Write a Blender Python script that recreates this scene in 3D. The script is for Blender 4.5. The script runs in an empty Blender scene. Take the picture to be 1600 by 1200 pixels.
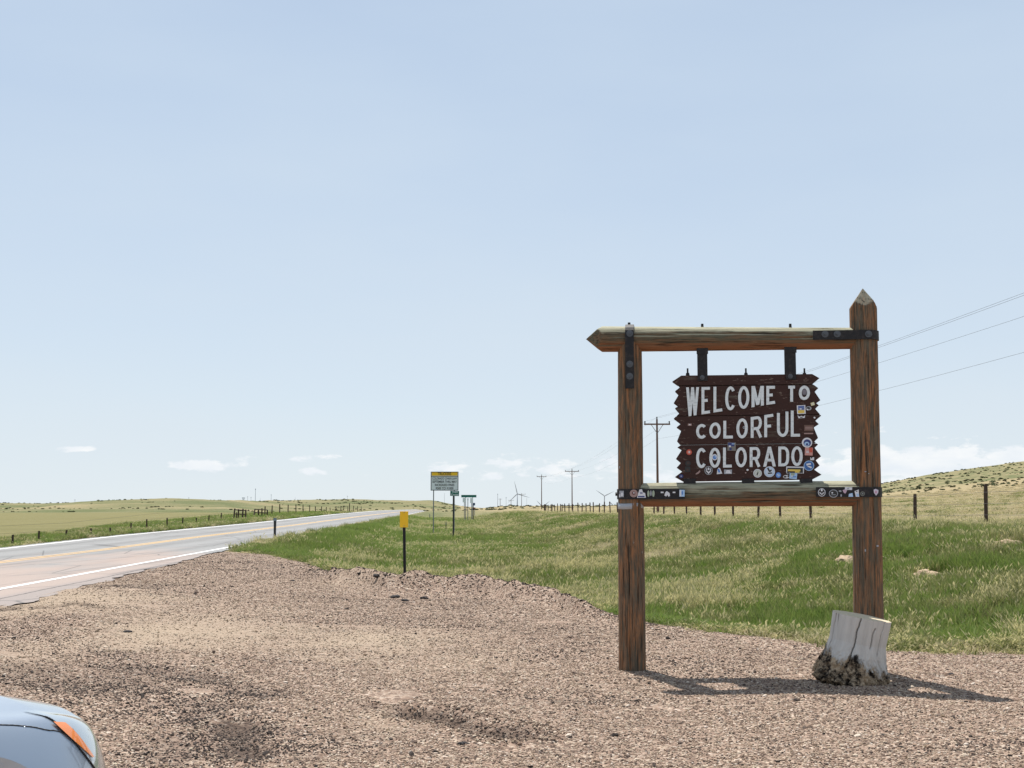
import bpy, bmesh, math, random
import numpy as np
from mathutils import Vector, Matrix
random.seed(7)
RNG = np.random.default_rng(11)
PI = math.pi
SC = bpy.context.scene
COL = SC.collection

# ------------------------------------------------------------------ camera
F = 2000.0; EYE = 1.6; HOR = 795.0
PITCH = math.atan((HOR - 600) / F)
cam_d = bpy.data.cameras.new('camera'); cam = bpy.data.objects.new('camera', cam_d); COL.objects.link(cam)
cam.location = (0, 0, EYE); cam.rotation_euler = (PI / 2 + PITCH, 0, 0)
cam_d.sensor_width = 36; cam_d.lens = 36 * F / 1600
cam_d.clip_start = 0.05; cam_d.clip_end = 20000
SC.camera = cam
CP, SP = math.cos(PITCH), math.sin(PITCH)

# ------------------------------------------------------------------ light
SUN_EL = math.radians(64.0)
SUN_V = Vector((-0.33 * math.cos(SUN_EL), 0.944 * math.cos(SUN_EL), math.sin(SUN_EL))).normalized()
SUN_AZ = math.atan2(SUN_V.x, SUN_V.y)
sun_d = bpy.data.lights.new('sun', 'SUN'); sun = bpy.data.objects.new('sun', sun_d); COL.objects.link(sun)
sun_d.energy = 5.0; sun_d.angle = math.radians(0.53); sun_d.color = (1.0, 0.955, 0.89)
sun.rotation_euler = SUN_V.to_track_quat('Z', 'Y').to_euler(); sun.location = (0, 0, 50)

W = bpy.data.worlds.new('World'); SC.world = W; W.use_nodes = True
wn, wl = W.node_tree.nodes, W.node_tree.links
for n in list(wn): wn.remove(n)
def N(tree, typ, **kw):
    n = tree.nodes.new(typ)
    for k, v in kw.items():
        if k.startswith('in_'):
            key = k[3:]
            n.inputs[int(key) if key.isdigit() else key.replace('_', ' ')].default_value = v
        else: setattr(n, k, v)
    return n
T = W.node_tree
sky = N(T, 'ShaderNodeTexSky', sky_type='NISHITA', sun_disc=False, sun_elevation=SUN_EL, sun_rotation=SUN_AZ,
        altitude=1700, air_density=1.0, dust_density=1.6, ozone_density=1.0)
bg = N(T, 'ShaderNodeBackground'); bg.inputs['Strength'].default_value = 0.0915
wo = N(T, 'ShaderNodeOutputWorld')
geo = N(T, 'ShaderNodeTexCoord')
sep = N(T, 'ShaderNodeSeparateXYZ'); wl.new(geo.outputs['Generated'], sep.inputs[0])
def wm(op, a, b=None, c=None, clamp=False):
    n = N(T, 'ShaderNodeMath', operation=op); n.use_clamp = clamp
    for i, v in enumerate((a, b, c)):
        if v is None: continue
        if isinstance(v, (int, float)): n.inputs[i].default_value = v
        else: wl.new(v, n.inputs[i])
    return n.outputs[0]
# the thin high haze of the day: a pale veil over the clear-air sky, uneven and stronger towards the horizon
zc = wm('MAXIMUM', sep.outputs[2], 0.0)
azi = wm('ARCTAN2', sep.outputs[0], sep.outputs[1])
veil = wm('POWER', wm('SUBTRACT', 1.0, zc, clamp=True), 1.6)
mp = N(T, 'ShaderNodeMapping'); mp.inputs['Scale'].default_value = (1.2, 1.2, 4.0); wl.new(geo.outputs['Generated'], mp.inputs[0])
vn = N(T, 'ShaderNodeTexNoise'); vn.inputs['Scale'].default_value = 2.6; vn.inputs['Detail'].default_value = 5; wl.new(mp.outputs[0], vn.inputs['Vector'])
vf = wm('ADD', wm('ADD', wm('MULTIPLY', veil, 0.30), 0.62), wm('MULTIPLY', wm('SUBTRACT', vn.outputs['Fac'], 0.5), 0.35), clamp=True)
mixv = N(T, 'ShaderNodeMix', data_type='RGBA'); wl.new(vf, mixv.inputs['Factor'])
wl.new(sky.outputs[0], mixv.inputs['A'])
vc = N(T, 'ShaderNodeMix', data_type='RGBA'); wl.new(wm('POWER', wm('SUBTRACT', 1.0, zc, clamp=True), 4.5), vc.inputs['Factor'])
vc.inputs['A'].default_value = (4.65, 5.65, 6.85, 1); vc.inputs['B'].default_value = (6.15, 6.75, 7.15, 1); wl.new(vc.outputs['Result'], mixv.inputs['B'])
# fair weather clouds low over the horizon
cv = N(T, 'ShaderNodeCombineXYZ'); elev = wm('ARCSINE', sep.outputs[2])
wl.new(azi, cv.inputs[0]); wl.new(wm('MULTIPLY', elev, 2.6), cv.inputs[1])
cn = N(T, 'ShaderNodeTexNoise'); cn.inputs['Scale'].default_value = 42; cn.inputs['Detail'].default_value = 8; cn.inputs['Roughness'].default_value = 0.62
wl.new(cv.outputs[0], cn.inputs['Vector'])
def pix_dir(px, py):
    a = (px - 800) / F; b = -(py - 600) / F
    v = Vector((a, CP - b * SP, b * CP + SP)).normalized()
    return math.atan2(v.x, v.y), math.asin(v.z)
CL = [(124,702,27,6,1),(328,727,45,9,1.05),(462,717,18,5,.8),(490,736,28,7,.9),(518,713,22,4,.6),(575,743,12,4,.5),(690,731,36,10,.75),(772,742,22,10,.85),
      (800,722,48,11,.75),(845,732,70,16,.62),(900,743,90,14,.55),(930,728,70,14,.72),(1100,745,130,24,.75),(1220,730,110,26,.9),(1380,724,85,26,1.25),(1440,722,95,24,1.25),(1400,750,90,22,.9),(1530,722,40,15,1.0),(1590,715,30,16,1.15),(1700,720,80,22,1.1),
      (1850,735,70,18,1.0),(-120,720,60,9,.9),(-300,735,80,12,.9),(2050,728,90,20,.9)]
acc = None
for (px, py, rx, ry, st) in CL:
    a, e = pix_dir(px, py)
    dx = wm('MULTIPLY', wm('SUBTRACT', azi, a), F / rx); dy = wm('MULTIPLY', wm('SUBTRACT', elev, e), F / ry)
    d2 = wm('ADD', wm('MULTIPLY', dx, dx), wm('MULTIPLY', dy, dy))
    g = wm('MULTIPLY', wm('POWER', 2.718, wm('MULTIPLY', d2, -0.8)), st)
    acc = g if acc is None else wm('MAXIMUM', acc, g)
cdens = wm('MULTIPLY', wm('SUBTRACT', wm('ADD', acc, wm('MULTIPLY', wm('SUBTRACT', cn.outputs['Fac'], 0.5), 2.8)), 0.42), 3.0, clamp=True)
cdens = wm('MULTIPLY', cdens, wm('GREATER_THAN', acc, 0.03))
cs = N(T, 'ShaderNodeTexNoise'); cs.inputs['Scale'].default_value = 34; cs.inputs['Detail'].default_value = 4
wl.new(cv.outputs[0], cs.inputs['Vector'])
ccol = N(T, 'ShaderNodeMix', data_type='RGBA'); wl.new(cs.outputs['Fac'], ccol.inputs['Factor'])
ccol.inputs['A'].default_value = (5.7, 6.4, 7.3, 1); ccol.inputs['B'].default_value = (9.0, 8.8, 8.4, 1)
mixc = N(T, 'ShaderNodeMix', data_type='RGBA'); wl.new(wm('MULTIPLY', cdens, 0.85), mixc.inputs['Factor'])
wl.new(mixv.outputs['Result'], mixc.inputs['A']); wl.new(ccol.outputs['Result'], mixc.inputs['B'])
wl.new(mixc.outputs['Result'], bg.inputs['Color']); wl.new(bg.outputs[0], wo.inputs[0])

SC.view_settings.view_transform = 'Standard'; SC.view_settings.look = 'None'
SC.view_settings.exposure = 0.44; SC.view_settings.gamma = 1.0
SC.render.engine = 'CYCLES'; SC.render.resolution_x = 1024; SC.render.resolution_y = 768
SC.cycles.max_bounces = 6; SC.cycles.transparent_max_bounces = 8

# ------------------------------------------------------------------ helpers
def ray(px, py):
    a = (px - 800) / F; b = -(py - 600) / F
    return Vector((a, CP - b * SP, b * CP + SP))
def at(px, py, D):
    r = ray(px, py); return Vector((0, 0, EYE)) + r * (D / r.y)
def tag(o, label=None, cat=None, group=None, kind=None):
    if label: o['label'] = label
    if cat: o['category'] = cat
    if group: o['group'] = group
    if kind: o['kind'] = kind
    return o
def empty(name, loc=(0, 0, 0), rz=0.0, label=None, cat=None, group=None):
    o = bpy.data.objects.new(name, None); COL.objects.link(o)
    o.location = loc; o.rotation_euler = (0, 0, rz); o.empty_display_size = .2
    return tag(o, label, cat, group)
def mesh_obj(name, verts, faces, mat=None, parent=None, smooth=False):
    me = bpy.data.meshes.new(name); me.from_pydata([tuple(v) for v in verts], [], faces); me.update()
    if mat: me.materials.append(mat)
    if smooth: me.polygons.foreach_set('use_smooth', [True] * len(me.polygons))
    o = bpy.data.objects.new(name, me); COL.objects.link(o)
    if parent: o.parent = parent
    return o
class MB:
    def __init__(s): s.v = []; s.f = []
    def add(s, v, f):
        k = len(s.v); s.v += [tuple(p) for p in v]; s.f += [tuple(i + k for i in q) for q in f]; return s
    def box(s, c, h, rot=None):
        vs = [Vector((x * h[0], y * h[1], z * h[2])) for x in (-1, 1) for y in (-1, 1) for z in (-1, 1)]
        if rot: vs = [rot @ v for v in vs]
        return s.add([v + Vector(c) for v in vs], [(0,1,3,2),(4,6,7,5),(0,4,5,1),(2,3,7,6),(0,2,6,4),(1,5,7,3)])
    def tube(s, p0, p1, r0, r1=None, n=8, caps=True):
        p0, p1 = Vector(p0), Vector(p1); r1 = r0 if r1 is None else r1
        d = (p1 - p0).normalized(); a = d.orthogonal().normalized(); b = d.cross(a)
        vs = []
        for p, r in ((p0, r0), (p1, r1)):
            for i in range(n):
                t = 2 * PI * i / n; vs.append(p + a * math.cos(t) * r + b * math.sin(t) * r)
        fs = [(i, (i + 1) % n, n + (i + 1) % n, n + i) for i in range(n)]
        if caps: fs += [tuple(range(n))[::-1], tuple(range(n, 2 * n))]
        return s.add(vs, fs)
    def prism(s, pts, y0, y1):      # pts in the x,z plane
        n = len(pts)
        vs = [(p[0], y0, p[1]) for p in pts] + [(p[0], y1, p[1]) for p in pts]
        fs = [(i, (i + 1) % n, n + (i + 1) % n, n + i) for i in range(n)] + [tuple(range(n))[::-1], tuple(range(n, 2 * n))]
        return s.add(vs, fs)
    def build(s, name, mat, parent=None, smooth=False, bevel=0):
        o = mesh_obj(name, s.v, s.f, mat, parent, smooth)
        bm = bmesh.new(); bm.from_mesh(o.data); bmesh.ops.recalc_face_normals(bm, faces=bm.faces); bm.to_mesh(o.data); bm.free()
        if bevel:
            m = o.modifiers.new('bevel', 'BEVEL'); m.width = bevel; m.segments = 2; m.limit_method = 'ANGLE'
        return o
def vnoise(x, y, sc, seed=0, octv=3):
    x = np.asarray(x, float) / sc + seed * 17.3; y = np.asarray(y, float) / sc + seed * 9.1
    tot = 0; amp = 1; s = 0
    for _ in range(octv):
        xi = np.floor(x); yi = np.floor(y); fx = x - xi; fy = y - yi
        fx = fx * fx * (3 - 2 * fx); fy = fy * fy * (3 - 2 * fy)
        def h(a, b):
            v = np.sin(a * 127.1 + b * 311.7 + seed * 3.7) * 43758.5453; return v - np.floor(v)
        n = (h(xi, yi) * (1 - fx) + h(xi + 1, yi) * fx) * (1 - fy) + (h(xi, yi + 1) * (1 - fx) + h(xi + 1, yi + 1) * fx) * fy
        tot = tot + amp * n; s += amp; amp *= .5; x = x * 2.03 + 5.1; y = y * 2.03 + 1.7
    return tot / s
def S(t): t = np.clip(t, 0, 1); return t * t * (3 - 2 * t)

# ------------------------------------------------------------------ materials
def mat(name, base=(.5,.5,.5), rough=.8, metal=0, spec=.5):
    m = bpy.data.materials.new(name); m.use_nodes = True
    b = m.node_tree.nodes['Principled BSDF']
    b.inputs['Base Color'].default_value = (*base, 1); b.inputs['Roughness'].default_value = rough
    b.inputs['Metallic'].default_value = metal; b.inputs['Specular IOR Level'].default_value = spec
    return m
class MT:
    """small node builder"""
    def __init__(s, name, rough=.8, metal=0, spec=.3):
        s.m = mat(name, rough=rough, metal=metal, spec=spec); s.t = s.m.node_tree; s.b = s.t.nodes['Principled BSDF']
    def lk(s, a, b): s.t.links.new(a, b)
    def put(s, sock, v):
        if isinstance(v, (int, float)): sock.default_value = v
        elif isinstance(v, tuple): sock.default_value = v if len(v) == 4 or sock.type != 'RGBA' else (*v, 1)
        else: s.lk(v, sock)
    def math(s, op, a, b=None, clamp=False):
        n = N(s.t, 'ShaderNodeMath', operation=op); n.use_clamp = clamp
        s.put(n.inputs[0], a)
        if b is not None: s.put(n.inputs[1], b)
        return n.outputs[0]
    def mix(s, f, a, b, mode='MIX'):
        n = N(s.t, 'ShaderNodeMix', data_type='RGBA', blend_type=mode)
        s.put(n.inputs['Factor'], f); s.put(n.inputs['A'], a); s.put(n.inputs['B'], b); return n.outputs['Result']
    def pos(s): return N(s.t, 'ShaderNodeNewGeometry').outputs['Position']
    def attr(s, a, out='Fac'): return N(s.t, 'ShaderNodeAttribute', attribute_name=a).outputs[out]
    def obj(s): return N(s.t, 'ShaderNodeTexCoord').outputs['Object']
    def scale(s, v, sc, rot=(0, 0, 0)):
        n = N(s.t, 'ShaderNodeMapping'); s.lk(v, n.inputs[0]); n.inputs['Scale'].default_value = sc; n.inputs['Rotation'].default_value = rot; return n.outputs[0]
    def noise(s, v, sc, det=4, rough=.55, out='Fac'):
        n = N(s.t, 'ShaderNodeTexNoise'); s.lk(v, n.inputs['Vector']); n.inputs['Scale'].default_value = sc
        n.inputs['Detail'].default_value = det; n.inputs['Roughness'].default_value = rough; return n.outputs[out]
    def voro(s, v, sc, out='Distance', feat='F1'):
        n = N(s.t, 'ShaderNodeTexVoronoi', feature=feat); s.lk(v, n.inputs['Vector']); n.inputs['Scale'].default_value = sc; return n.outputs[out]
    def ramp(s, f, pts, interp='LINEAR'):
        n = N(s.t, 'ShaderNodeValToRGB'); s.lk(f, n.inputs[0]); cr = n.color_ramp; cr.interpolation = interp
        while len(cr.elements) < len(pts): cr.elements.new(.5)
        for e, (p, c) in zip(cr.elements, pts):
            e.position = p; e.color = (c, c, c, 1) if isinstance(c, (int, float)) else (*c, 1)
        return n.outputs[0]
    def bump(s, h, st=.3, dist=.01):
        n = N(s.t, 'ShaderNodeBump'); s.lk(h, n.inputs['Height']); n.inputs['Strength'].default_value = st; n.inputs['Distance'].default_value = dist
        s.lk(n.outputs[0], s.b.inputs['Normal'])
    def col(s, c): s.put(s.b.inputs['Base Color'], c); return s.m

GREEN = (.085, .135, .028); GREEN2 = (.055, .105, .022); STRAW = (.44, .37, .22); TAN = (.34, .25, .15)
def m_ground():
    k = MT('grassland', rough=.95, spec=.1); p = k.pos()
    dry = k.attr('dry'); oli = k.attr('olive')
    n1 = k.noise(p, .09, 6, .65); n2 = k.noise(p, 1.7, 6, .7); n3 = k.noise(p, 9, 5, .75)
    f = k.math('ADD', dry, k.math('MULTIPLY', k.math('SUBTRACT', n2, .5), 1.5))
    f = k.math('ADD', f, k.math('MULTIPLY', k.math('SUBTRACT', n1, .5), 1.0), True)
    green = k.mix(n3, (.050, .068, .024), (.15, .165, .070))
    straw = k.mix(n3, (.17, .125, .065), (.42, .35, .20))
    c = k.mix(f, green, straw)
    bare = k.ramp(k.noise(p, .55, 6, .7), [(.56, 0), (.66, 1)]); c = k.mix(k.math('MULTIPLY', bare, k.math('MULTIPLY', f, .8)), c, k.mix(n3, (.27, .19, .13), (.46, .35, .25)))
    ol = k.mix(k.noise(k.scale(p, (.02, .2, 1)), 1.0, 5, .6), (.125, .118, .045), (.215, .190, .088))
    c = k.mix(oli, c, ol)
    k.bump(k.math('ADD', n3, n2), .6, .08); return k.col(c)
def gravel_base(k, p, cell):
    v = k.voro(p, cell, 'Color'); s1 = N(k.t, 'ShaderNodeSeparateColor'); k.lk(v, s1.inputs[0])
    stone = k.ramp(s1.outputs[0], [(0, (.06, .045, .04)), (.14, (.13, .095, .078)), (.35, (.26, .185, .145)), (.58, (.38, .28, .225)), (.8, (.48, .385, .31)), (.93, (.62, .53, .44)), (1, (.72, .66, .60))])
    d = k.voro(p, cell, 'Distance')
    return stone, d
def m_gravel():
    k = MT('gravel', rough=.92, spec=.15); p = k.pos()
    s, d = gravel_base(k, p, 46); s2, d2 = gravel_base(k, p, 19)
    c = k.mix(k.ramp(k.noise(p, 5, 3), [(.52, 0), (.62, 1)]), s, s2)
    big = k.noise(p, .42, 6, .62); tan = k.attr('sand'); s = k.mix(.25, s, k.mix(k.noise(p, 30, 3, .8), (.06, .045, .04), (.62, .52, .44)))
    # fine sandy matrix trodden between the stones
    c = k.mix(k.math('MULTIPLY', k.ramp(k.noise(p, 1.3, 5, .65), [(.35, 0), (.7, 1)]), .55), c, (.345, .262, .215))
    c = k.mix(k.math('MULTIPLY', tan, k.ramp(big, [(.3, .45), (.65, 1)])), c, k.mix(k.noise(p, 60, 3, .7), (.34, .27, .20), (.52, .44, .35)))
    c = k.mix(k.attr('darken'), c, (.075, .055, .045))  # darker brown along the ruts and in the dark patches
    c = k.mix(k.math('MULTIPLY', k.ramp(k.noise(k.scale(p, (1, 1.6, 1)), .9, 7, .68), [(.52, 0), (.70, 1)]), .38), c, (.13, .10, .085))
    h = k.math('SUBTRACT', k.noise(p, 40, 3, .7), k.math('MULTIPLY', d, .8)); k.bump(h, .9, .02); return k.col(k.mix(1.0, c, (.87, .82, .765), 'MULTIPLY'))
def m_pebble():
    k = MT('pebble', rough=.88, spec=.2); oi = N(k.t, 'ShaderNodeObjectInfo')
    c = k.ramp(oi.outputs['Random'], [(0, (.055, .042, .038)), (.13, (.13, .09, .075)), (.35, (.25, .175, .13)), (.58, (.37, .275, .205)), (.78, (.50, .40, .31)), (.93, (.70, .61, .50)), (1, (.80, .74, .68))])
    c = k.mix(k.math('MULTIPLY', k.noise(k.pos(), 90, 2), .5), c, (.30, .24, .20)); return k.col(k.mix(1.0, c, (.87, .82, .765), 'MULTIPLY'))
def m_road():
    k = MT('asphalt', rough=.9, spec=.25); p = k.pos(); u = k.attr('u'); D = k.attr('dd')
    grain = k.ramp(k.noise(p, 85, 3, .8), [(.3, (.18, .18, .178)), (.7, (.33, .327, .32))])
    c = k.mix(.6, grain, k.mix(k.noise(k.scale(p, (1.1, .05, 1), (0, 0, .057)), 1.3, 5, .6), (.165, .165, .162), (.29, .286, .28)))
    tr = k.attr('track'); c = k.mix(k.math('MULTIPLY', tr, .6), c, (.17, .168, .165))
    # reddish grit carried onto the road by cars leaving the pull-off
    dust = k.attr('dust'); nn = k.noise(k.scale(p, (.5, .16, 1)), 1.1, 6, .66)
    f = k.ramp(k.math('ADD', dust, k.math('MULTIPLY', k.math('SUBTRACT', nn, .5), 1.5)), [(.35, 0), (.85, 1)])
    c = k.mix(k.math('MULTIPLY', f, .85), c, k.mix(k.noise(p, 50, 4, .75), (.24, .18, .15), (.43, .345, .30)))
    c = k.mix(k.math('MULTIPLY', k.attr('old'), .7), c, k.mix(k.noise(p, 40, 4, .8), (.15, .135, .13), (.33, .29, .27)))
    skd = k.ramp(k.noise(k.scale(p, (1.6, .10, 1), (0, 0, -.4)), 1.3, 5, .6), [(.56, 0), (.70, 1)]); c = k.mix(k.math('MULTIPLY', skd, .6), c, (.13, .115, .11))
    sm_ = k.math('MULTIPLY', k.math('LESS_THAN', k.math('ABSOLUTE', k.math('ADD', u, k.math('ADD', 6.66, k.math('MULTIPLY', k.math('SUBTRACT', k.noise(p, 1.5, 5), .5), .12)))), .022), .75); c = k.mix(sm_, c, (.05, .045, .043))
    cr = k.ramp(k.voro(k.scale(p, (.35, .22, 1)), 1.0, 'Distance', 'DISTANCE_TO_EDGE'), [(0, 1), (.012, 0)])
    c = k.mix(k.math('MULTIPLY', cr, .8), c, (.08, .08, .08))
    k.bump(k.noise(p, 120, 2), .4, .005); return k.col(c)
def m_paint(name, colr, dirt=(.35, .30, .27), wear=.45):
    k = MT(name, rough=.75, spec=.3); p = k.pos()
    f = k.ramp(k.noise(p, 7, 7, .75), [(wear, 0), (wear + .3, .8)])
    d = k.attr('dust'); f = k.math('MAXIMUM', k.math('MULTIPLY', f, .6), k.math('MULTIPLY', d, k.ramp(k.noise(k.scale(p, (1, .3, 1)), 1.5, 5), [(.35, .45), (.6, 1)])))
    return k.col(k.mix(f, colr, dirt))
def m_log(name, a, b, c3, grey, greyamt, under=None):
    k = MT(name, rough=.85, spec=.2); v = k.attr('lco', 'Vector')
    st = k.scale(v, (1, 1, .075)); n1 = k.noise(st, 38, 7, .74); n2 = k.noise(k.scale(v, (1, 1, .18)), 12, 7, .72); n3 = k.noise(st, 90, 4, .7)
    col = k.mix(k.ramp(n1, [(.44, 0), (.56, 1)]), a, b)
    col = k.mix(k.ramp(n2, [(.42, 0), (.66, .75)]), col, c3)
    col = k.mix(k.ramp(n3, [(.35, .75), (.6, 0)]), col, k.mix(.5, col, (.02, .015, .012)))
    col = k.mix(k.ramp(k.noise(k.scale(v, (1, 1, .3)), 40, 5, .8), [(.60, 0), (.68, .8)]), col, (.085, .072, .055))
    nz = N(k.t, 'ShaderNodeSeparateXYZ'); k.lk(N(k.t, 'ShaderNodeNewGeometry').outputs['Normal'], nz.inputs[0])
    # bare grey wood where rain and sun have taken the stain off (the sky-facing side)
    if under:      # the underside keeps its old orange stain
        col = k.mix(k.ramp(k.math('ADD', k.math('MULTIPLY', nz.outputs[2], -1.0), k.math('MULTIPLY', k.math('SUBTRACT', n2, .5), 1.2)), [(.30, 0), (.62, .85)]), col, under)
    up = k.math('ADD', k.math('MULTIPLY', nz.outputs[2], 1.1), k.math('MULTIPLY', k.math('SUBTRACT', n2, .5), 1.4))
    g = k.math('MULTIPLY', k.ramp(k.math('ADD', up, greyamt), [(.25, 0), (.75, 1)]), .9)
    col = k.mix(g, col, k.mix(n3, tuple(x * .62 for x in grey), tuple(x * 1.25 for x in grey)))
    crk = k.ramp(k.noise(k.scale(v, (1, 1, .035)), 55, 4, .6), [(.34, 1), (.42, 0)])
    col = k.mix(k.math('MULTIPLY', crk, .8), col, (.03, .022, .016))
    wh = k.ramp(k.noise(k.scale(v, (1, 1, .5)), 16, 3, .5), [(.74, 0), (.78, 1)])
    col = k.mix(k.math('MULTIPLY', wh, .5), col, (.42, .42, .38))
    k.bump(k.math('ADD', n1, k.math('MULTIPLY', crk, -1.5)), .8, .008); return k.col(col)
def m_board():
    k = MT('brown_paint_board', rough=.7, spec=.3); v = k.obj(); st = k.scale(v, (.07, 1, 1))
    n1 = k.noise(st, 30, 6, .7); n2 = k.noise(k.scale(v, (.12, 1, 1)), 14, 5, .62)
    c = k.mix(n1, (.034, .013, .010), (.058, .027, .021))
    c = k.mix(k.ramp(n2, [(.60, 0), (.74, .75)]), c, (.13, .115, .09))
    c = k.mix(k.ramp(k.noise(k.scale(v, (.3, 1, 1)), 60, 3), [(.62, 0), (.70, .6)]), c, (.26, .20, .16))
    k.bump(n1, .6, .006); return k.col(c)
def m_letter():
    k = MT('letter_white', rough=.6, spec=.3); n = k.noise(k.scale(k.obj(), (.3, 1, 1)), 35, 5, .7)
    return k.col(k.mix(k.ramp(n, [(.5, 0), (.72, 1)]), (.74, .80, .82), (.50, .54, .55)))
def m_iron():
    k = MT('black_iron', rough=.62, metal=.2, spec=.4); n = k.noise(k.obj(), 30, 5, .7)
    k.bump(n, .3, .003); return k.col(k.mix(k.ramp(n, [(.5, 0), (.75, 1)]), (.016, .016, .018), (.055, .045, .042)))
def m_leaf(name, base, tip, dead):
    m = bpy.data.materials.new(name); m.use_nodes = True; t = m.node_tree
    k = MT.__new__(MT); k.m = m; k.t = t; k.b = t.nodes['Principled BSDF']
    k.b.inputs['Roughness'].default_value = .7; k.b.inputs['Specular IOR Level'].default_value = .2
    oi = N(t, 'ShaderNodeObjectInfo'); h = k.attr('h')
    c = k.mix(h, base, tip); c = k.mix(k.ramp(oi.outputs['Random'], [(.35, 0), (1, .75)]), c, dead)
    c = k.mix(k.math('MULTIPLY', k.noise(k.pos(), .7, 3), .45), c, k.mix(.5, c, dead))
    k.col(c); tr = N(t, 'ShaderNodeBsdfTranslucent'); k.lk(c, tr.inputs[0])
    mx = N(t, 'ShaderNodeMixShader'); mx.inputs[0].default_value = .42
    k.lk(k.b.outputs[0], mx.inputs[1]); k.lk(tr.outputs[0], mx.inputs[2]); k.lk(mx.outputs[0], t.nodes['Material Output'].inputs[0])
    return m
M_ground = m_ground(); M_gravel = m_gravel(); M_pebble = m_pebble(); M_road = m_road()
M_white = m_paint('white_road_paint', (.80, .80, .78)); M_yellow = m_paint('yellow_road_paint', (.62, .38, .12), (.40, .31, .24))
M_post = m_log('stained_post_wood', (.36, .170, .078), (.125, .098, .068), (.13, .125, .095), (.26, .25, .19), -.05)
M_beam = m_log('weathered_beam_wood', (.21, .125, .07), (.105, .095, .065), (.15, .155, .11), (.42, .40, .28), .12, (.25, .11, .055))
M_board = m_board(); M_letter = m_letter(); M_iron = m_iron()
M_bolt = mat('bolt_iron', (.10, .105, .115), .35, .7)
M_galv = mat('galvanised_steel', (.22, .23, .24), .5, .6); M_darkpost = mat('dark_steel_post', (.02, .02, .022), .6, .1)
M_fpost = MT('fence_wood', .9); M_fpost.col(M_fpost.mix(M_fpost.noise(M_fpost.scale(M_fpost.pos(), (1, 1, .1)), 20, 4), (.035, .022, .016), (.12, .085, .065))); M_fpost = M_fpost.m
M_pole = MT('pole_wood', .9); M_pole.col(M_pole.mix(M_pole.noise(M_pole.scale(M_pole.pos(), (1, 1, .05)), 8, 4), (.10, .055, .04), (.20, .125, .10))); M_pole = M_pole.m
M_wire = mat('wire', (.16, .16, .17), .5, .5)
M_turb = mat('turbine_white', (.40, .43, .50), .6)
M_yel = mat('sign_yellow', (.95, .56, .010), .5); M_signw = mat('sign_white', (.78, .82, .82), .55); M_blk = mat('sign_black', (.02, .02, .02), .6)
M_signg = mat('sign_green', (.005, .14, .105), .5); M_shrub = MT('shrub_leaf', .9, spec=.1)
M_shrub.col(M_shrub.mix(M_shrub.noise(M_shrub.pos(), 3, 3), (.050, .060, .028), (.14, .15, .075))); M_shrub = M_shrub.m

# ------------------------------------------------------------------ terrain
SL = 0.057
EX = np.array([-60, -12, -8.2, -5.6, -3.8, -2.4, -.5, .7, 1.1, 1.85, 2.87, 3.8, 5.7, 10, 20, 60.])
ED = np.array([62, 46, 40, 35.5, 29.5, 26.6, 25.4, 23.2, 20.8, 18.5, 16.5, 15.3, 14.3, 12.6, 10, 4.])
def edge_D(X): return np.interp(X, EX, ED) + (vnoise(X, X * 0, 1.1, 3, 5) - .5) * 1.35
def shoulder_u(D): return np.interp(D, [-200, 5, 15, 25, 40, 60, 2000], [-6.2, -6.0, -5.9, -6.35, -6.9, -7.0, -7.0])
RUTS = [((655, 1118), (805, 1152), .17, .085, 1.0), ((575, 1102), (655, 1116), .05, .03, .9), ((365, 1130), (380, 1180), .15, .04, 1.0), ((300, 1060), (420, 1085), .22, .01, .45), ((260, 1190), (330, 1100), .15, .01, .35), ((0, 1075), (120, 1085), .5, .012, .45),
        ((-80, 990), (20, 978), .20, .03, .8), ((20, 978), (55, 980), .07, .03, .9), ((55, 980), (120, 966), .07, .04, 1.), ((120, 966), (160, 972), .09, .03, .9), ((215, 1060), (300, 1065), .35, .008, .5), ((175, 935), (225, 937), .3, .01, .55),
        ((830, 1112), (900, 1120), .03, .004, .4), ((990, 1060), (1010, 1062), .06, .0, .3)]
def g0(px, py): r = ray(px, py); k = -EYE / r.z; return (r.x * k, r.y * k)
RW = [(g0(*a), g0(*b), w, d, s) for a, b, w, d, s in RUTS]
def rut_field(X, D):
    z = np.zeros_like(X); dm = np.zeros_like(X)
    jx = X + (vnoise(X, D, .35, 5) - .5) * .09; jd = D + (vnoise(X, D, .3, 6) - .5) * .09
    for (a, b, w, d, s) in RW:
        ax, ay = a; bx, by = b; L2 = (bx - ax) ** 2 + (by - ay) ** 2
        t = np.clip(((jx - ax) * (bx - ax) + (jd - ay) * (by - ay)) / L2, 0, 1)
        r = np.hypot(jx - ax - t * (bx - ax), jd - ay - t * (by - ay))
        e = np.exp(-(r / w) ** 2) * (1 + .5 * np.sin(t * 9)); z -= d * e; z += d * .5 * np.exp(-((r - 1.7 * w) / (w * .6)) ** 2); dm = np.maximum(dm, s * np.clip(1.6 * e, 0, 1))
    return z, dm
def lot_z(X, D):
    u = X + SL * D; t = D - edge_D(X)
    z = .226 * S((-1.0 - u) / 5.0)
    win = S((X + 5.0) / 1.5) * S((2.2 - X) / 2.0)
    z = z + win * .30 * np.exp(-((t + .9) / .62) ** 2) * (.25 + 1.25 * vnoise(X, D, .9, 9))
    z = z + .05 * S((X + 9) / 2) * np.exp(-((t + .5) / .5) ** 2) * (vnoise(X, D, .5, 2))
    near = np.exp(-np.maximum(np.hypot(X, D) - 30, 0) / 15)
    z = z + near * ((vnoise(X, D, 1.6, 1, 4) - .5) * .07 + (vnoise(X, D, .22, 4, 2) - .5) * .014)
    return z
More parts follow.
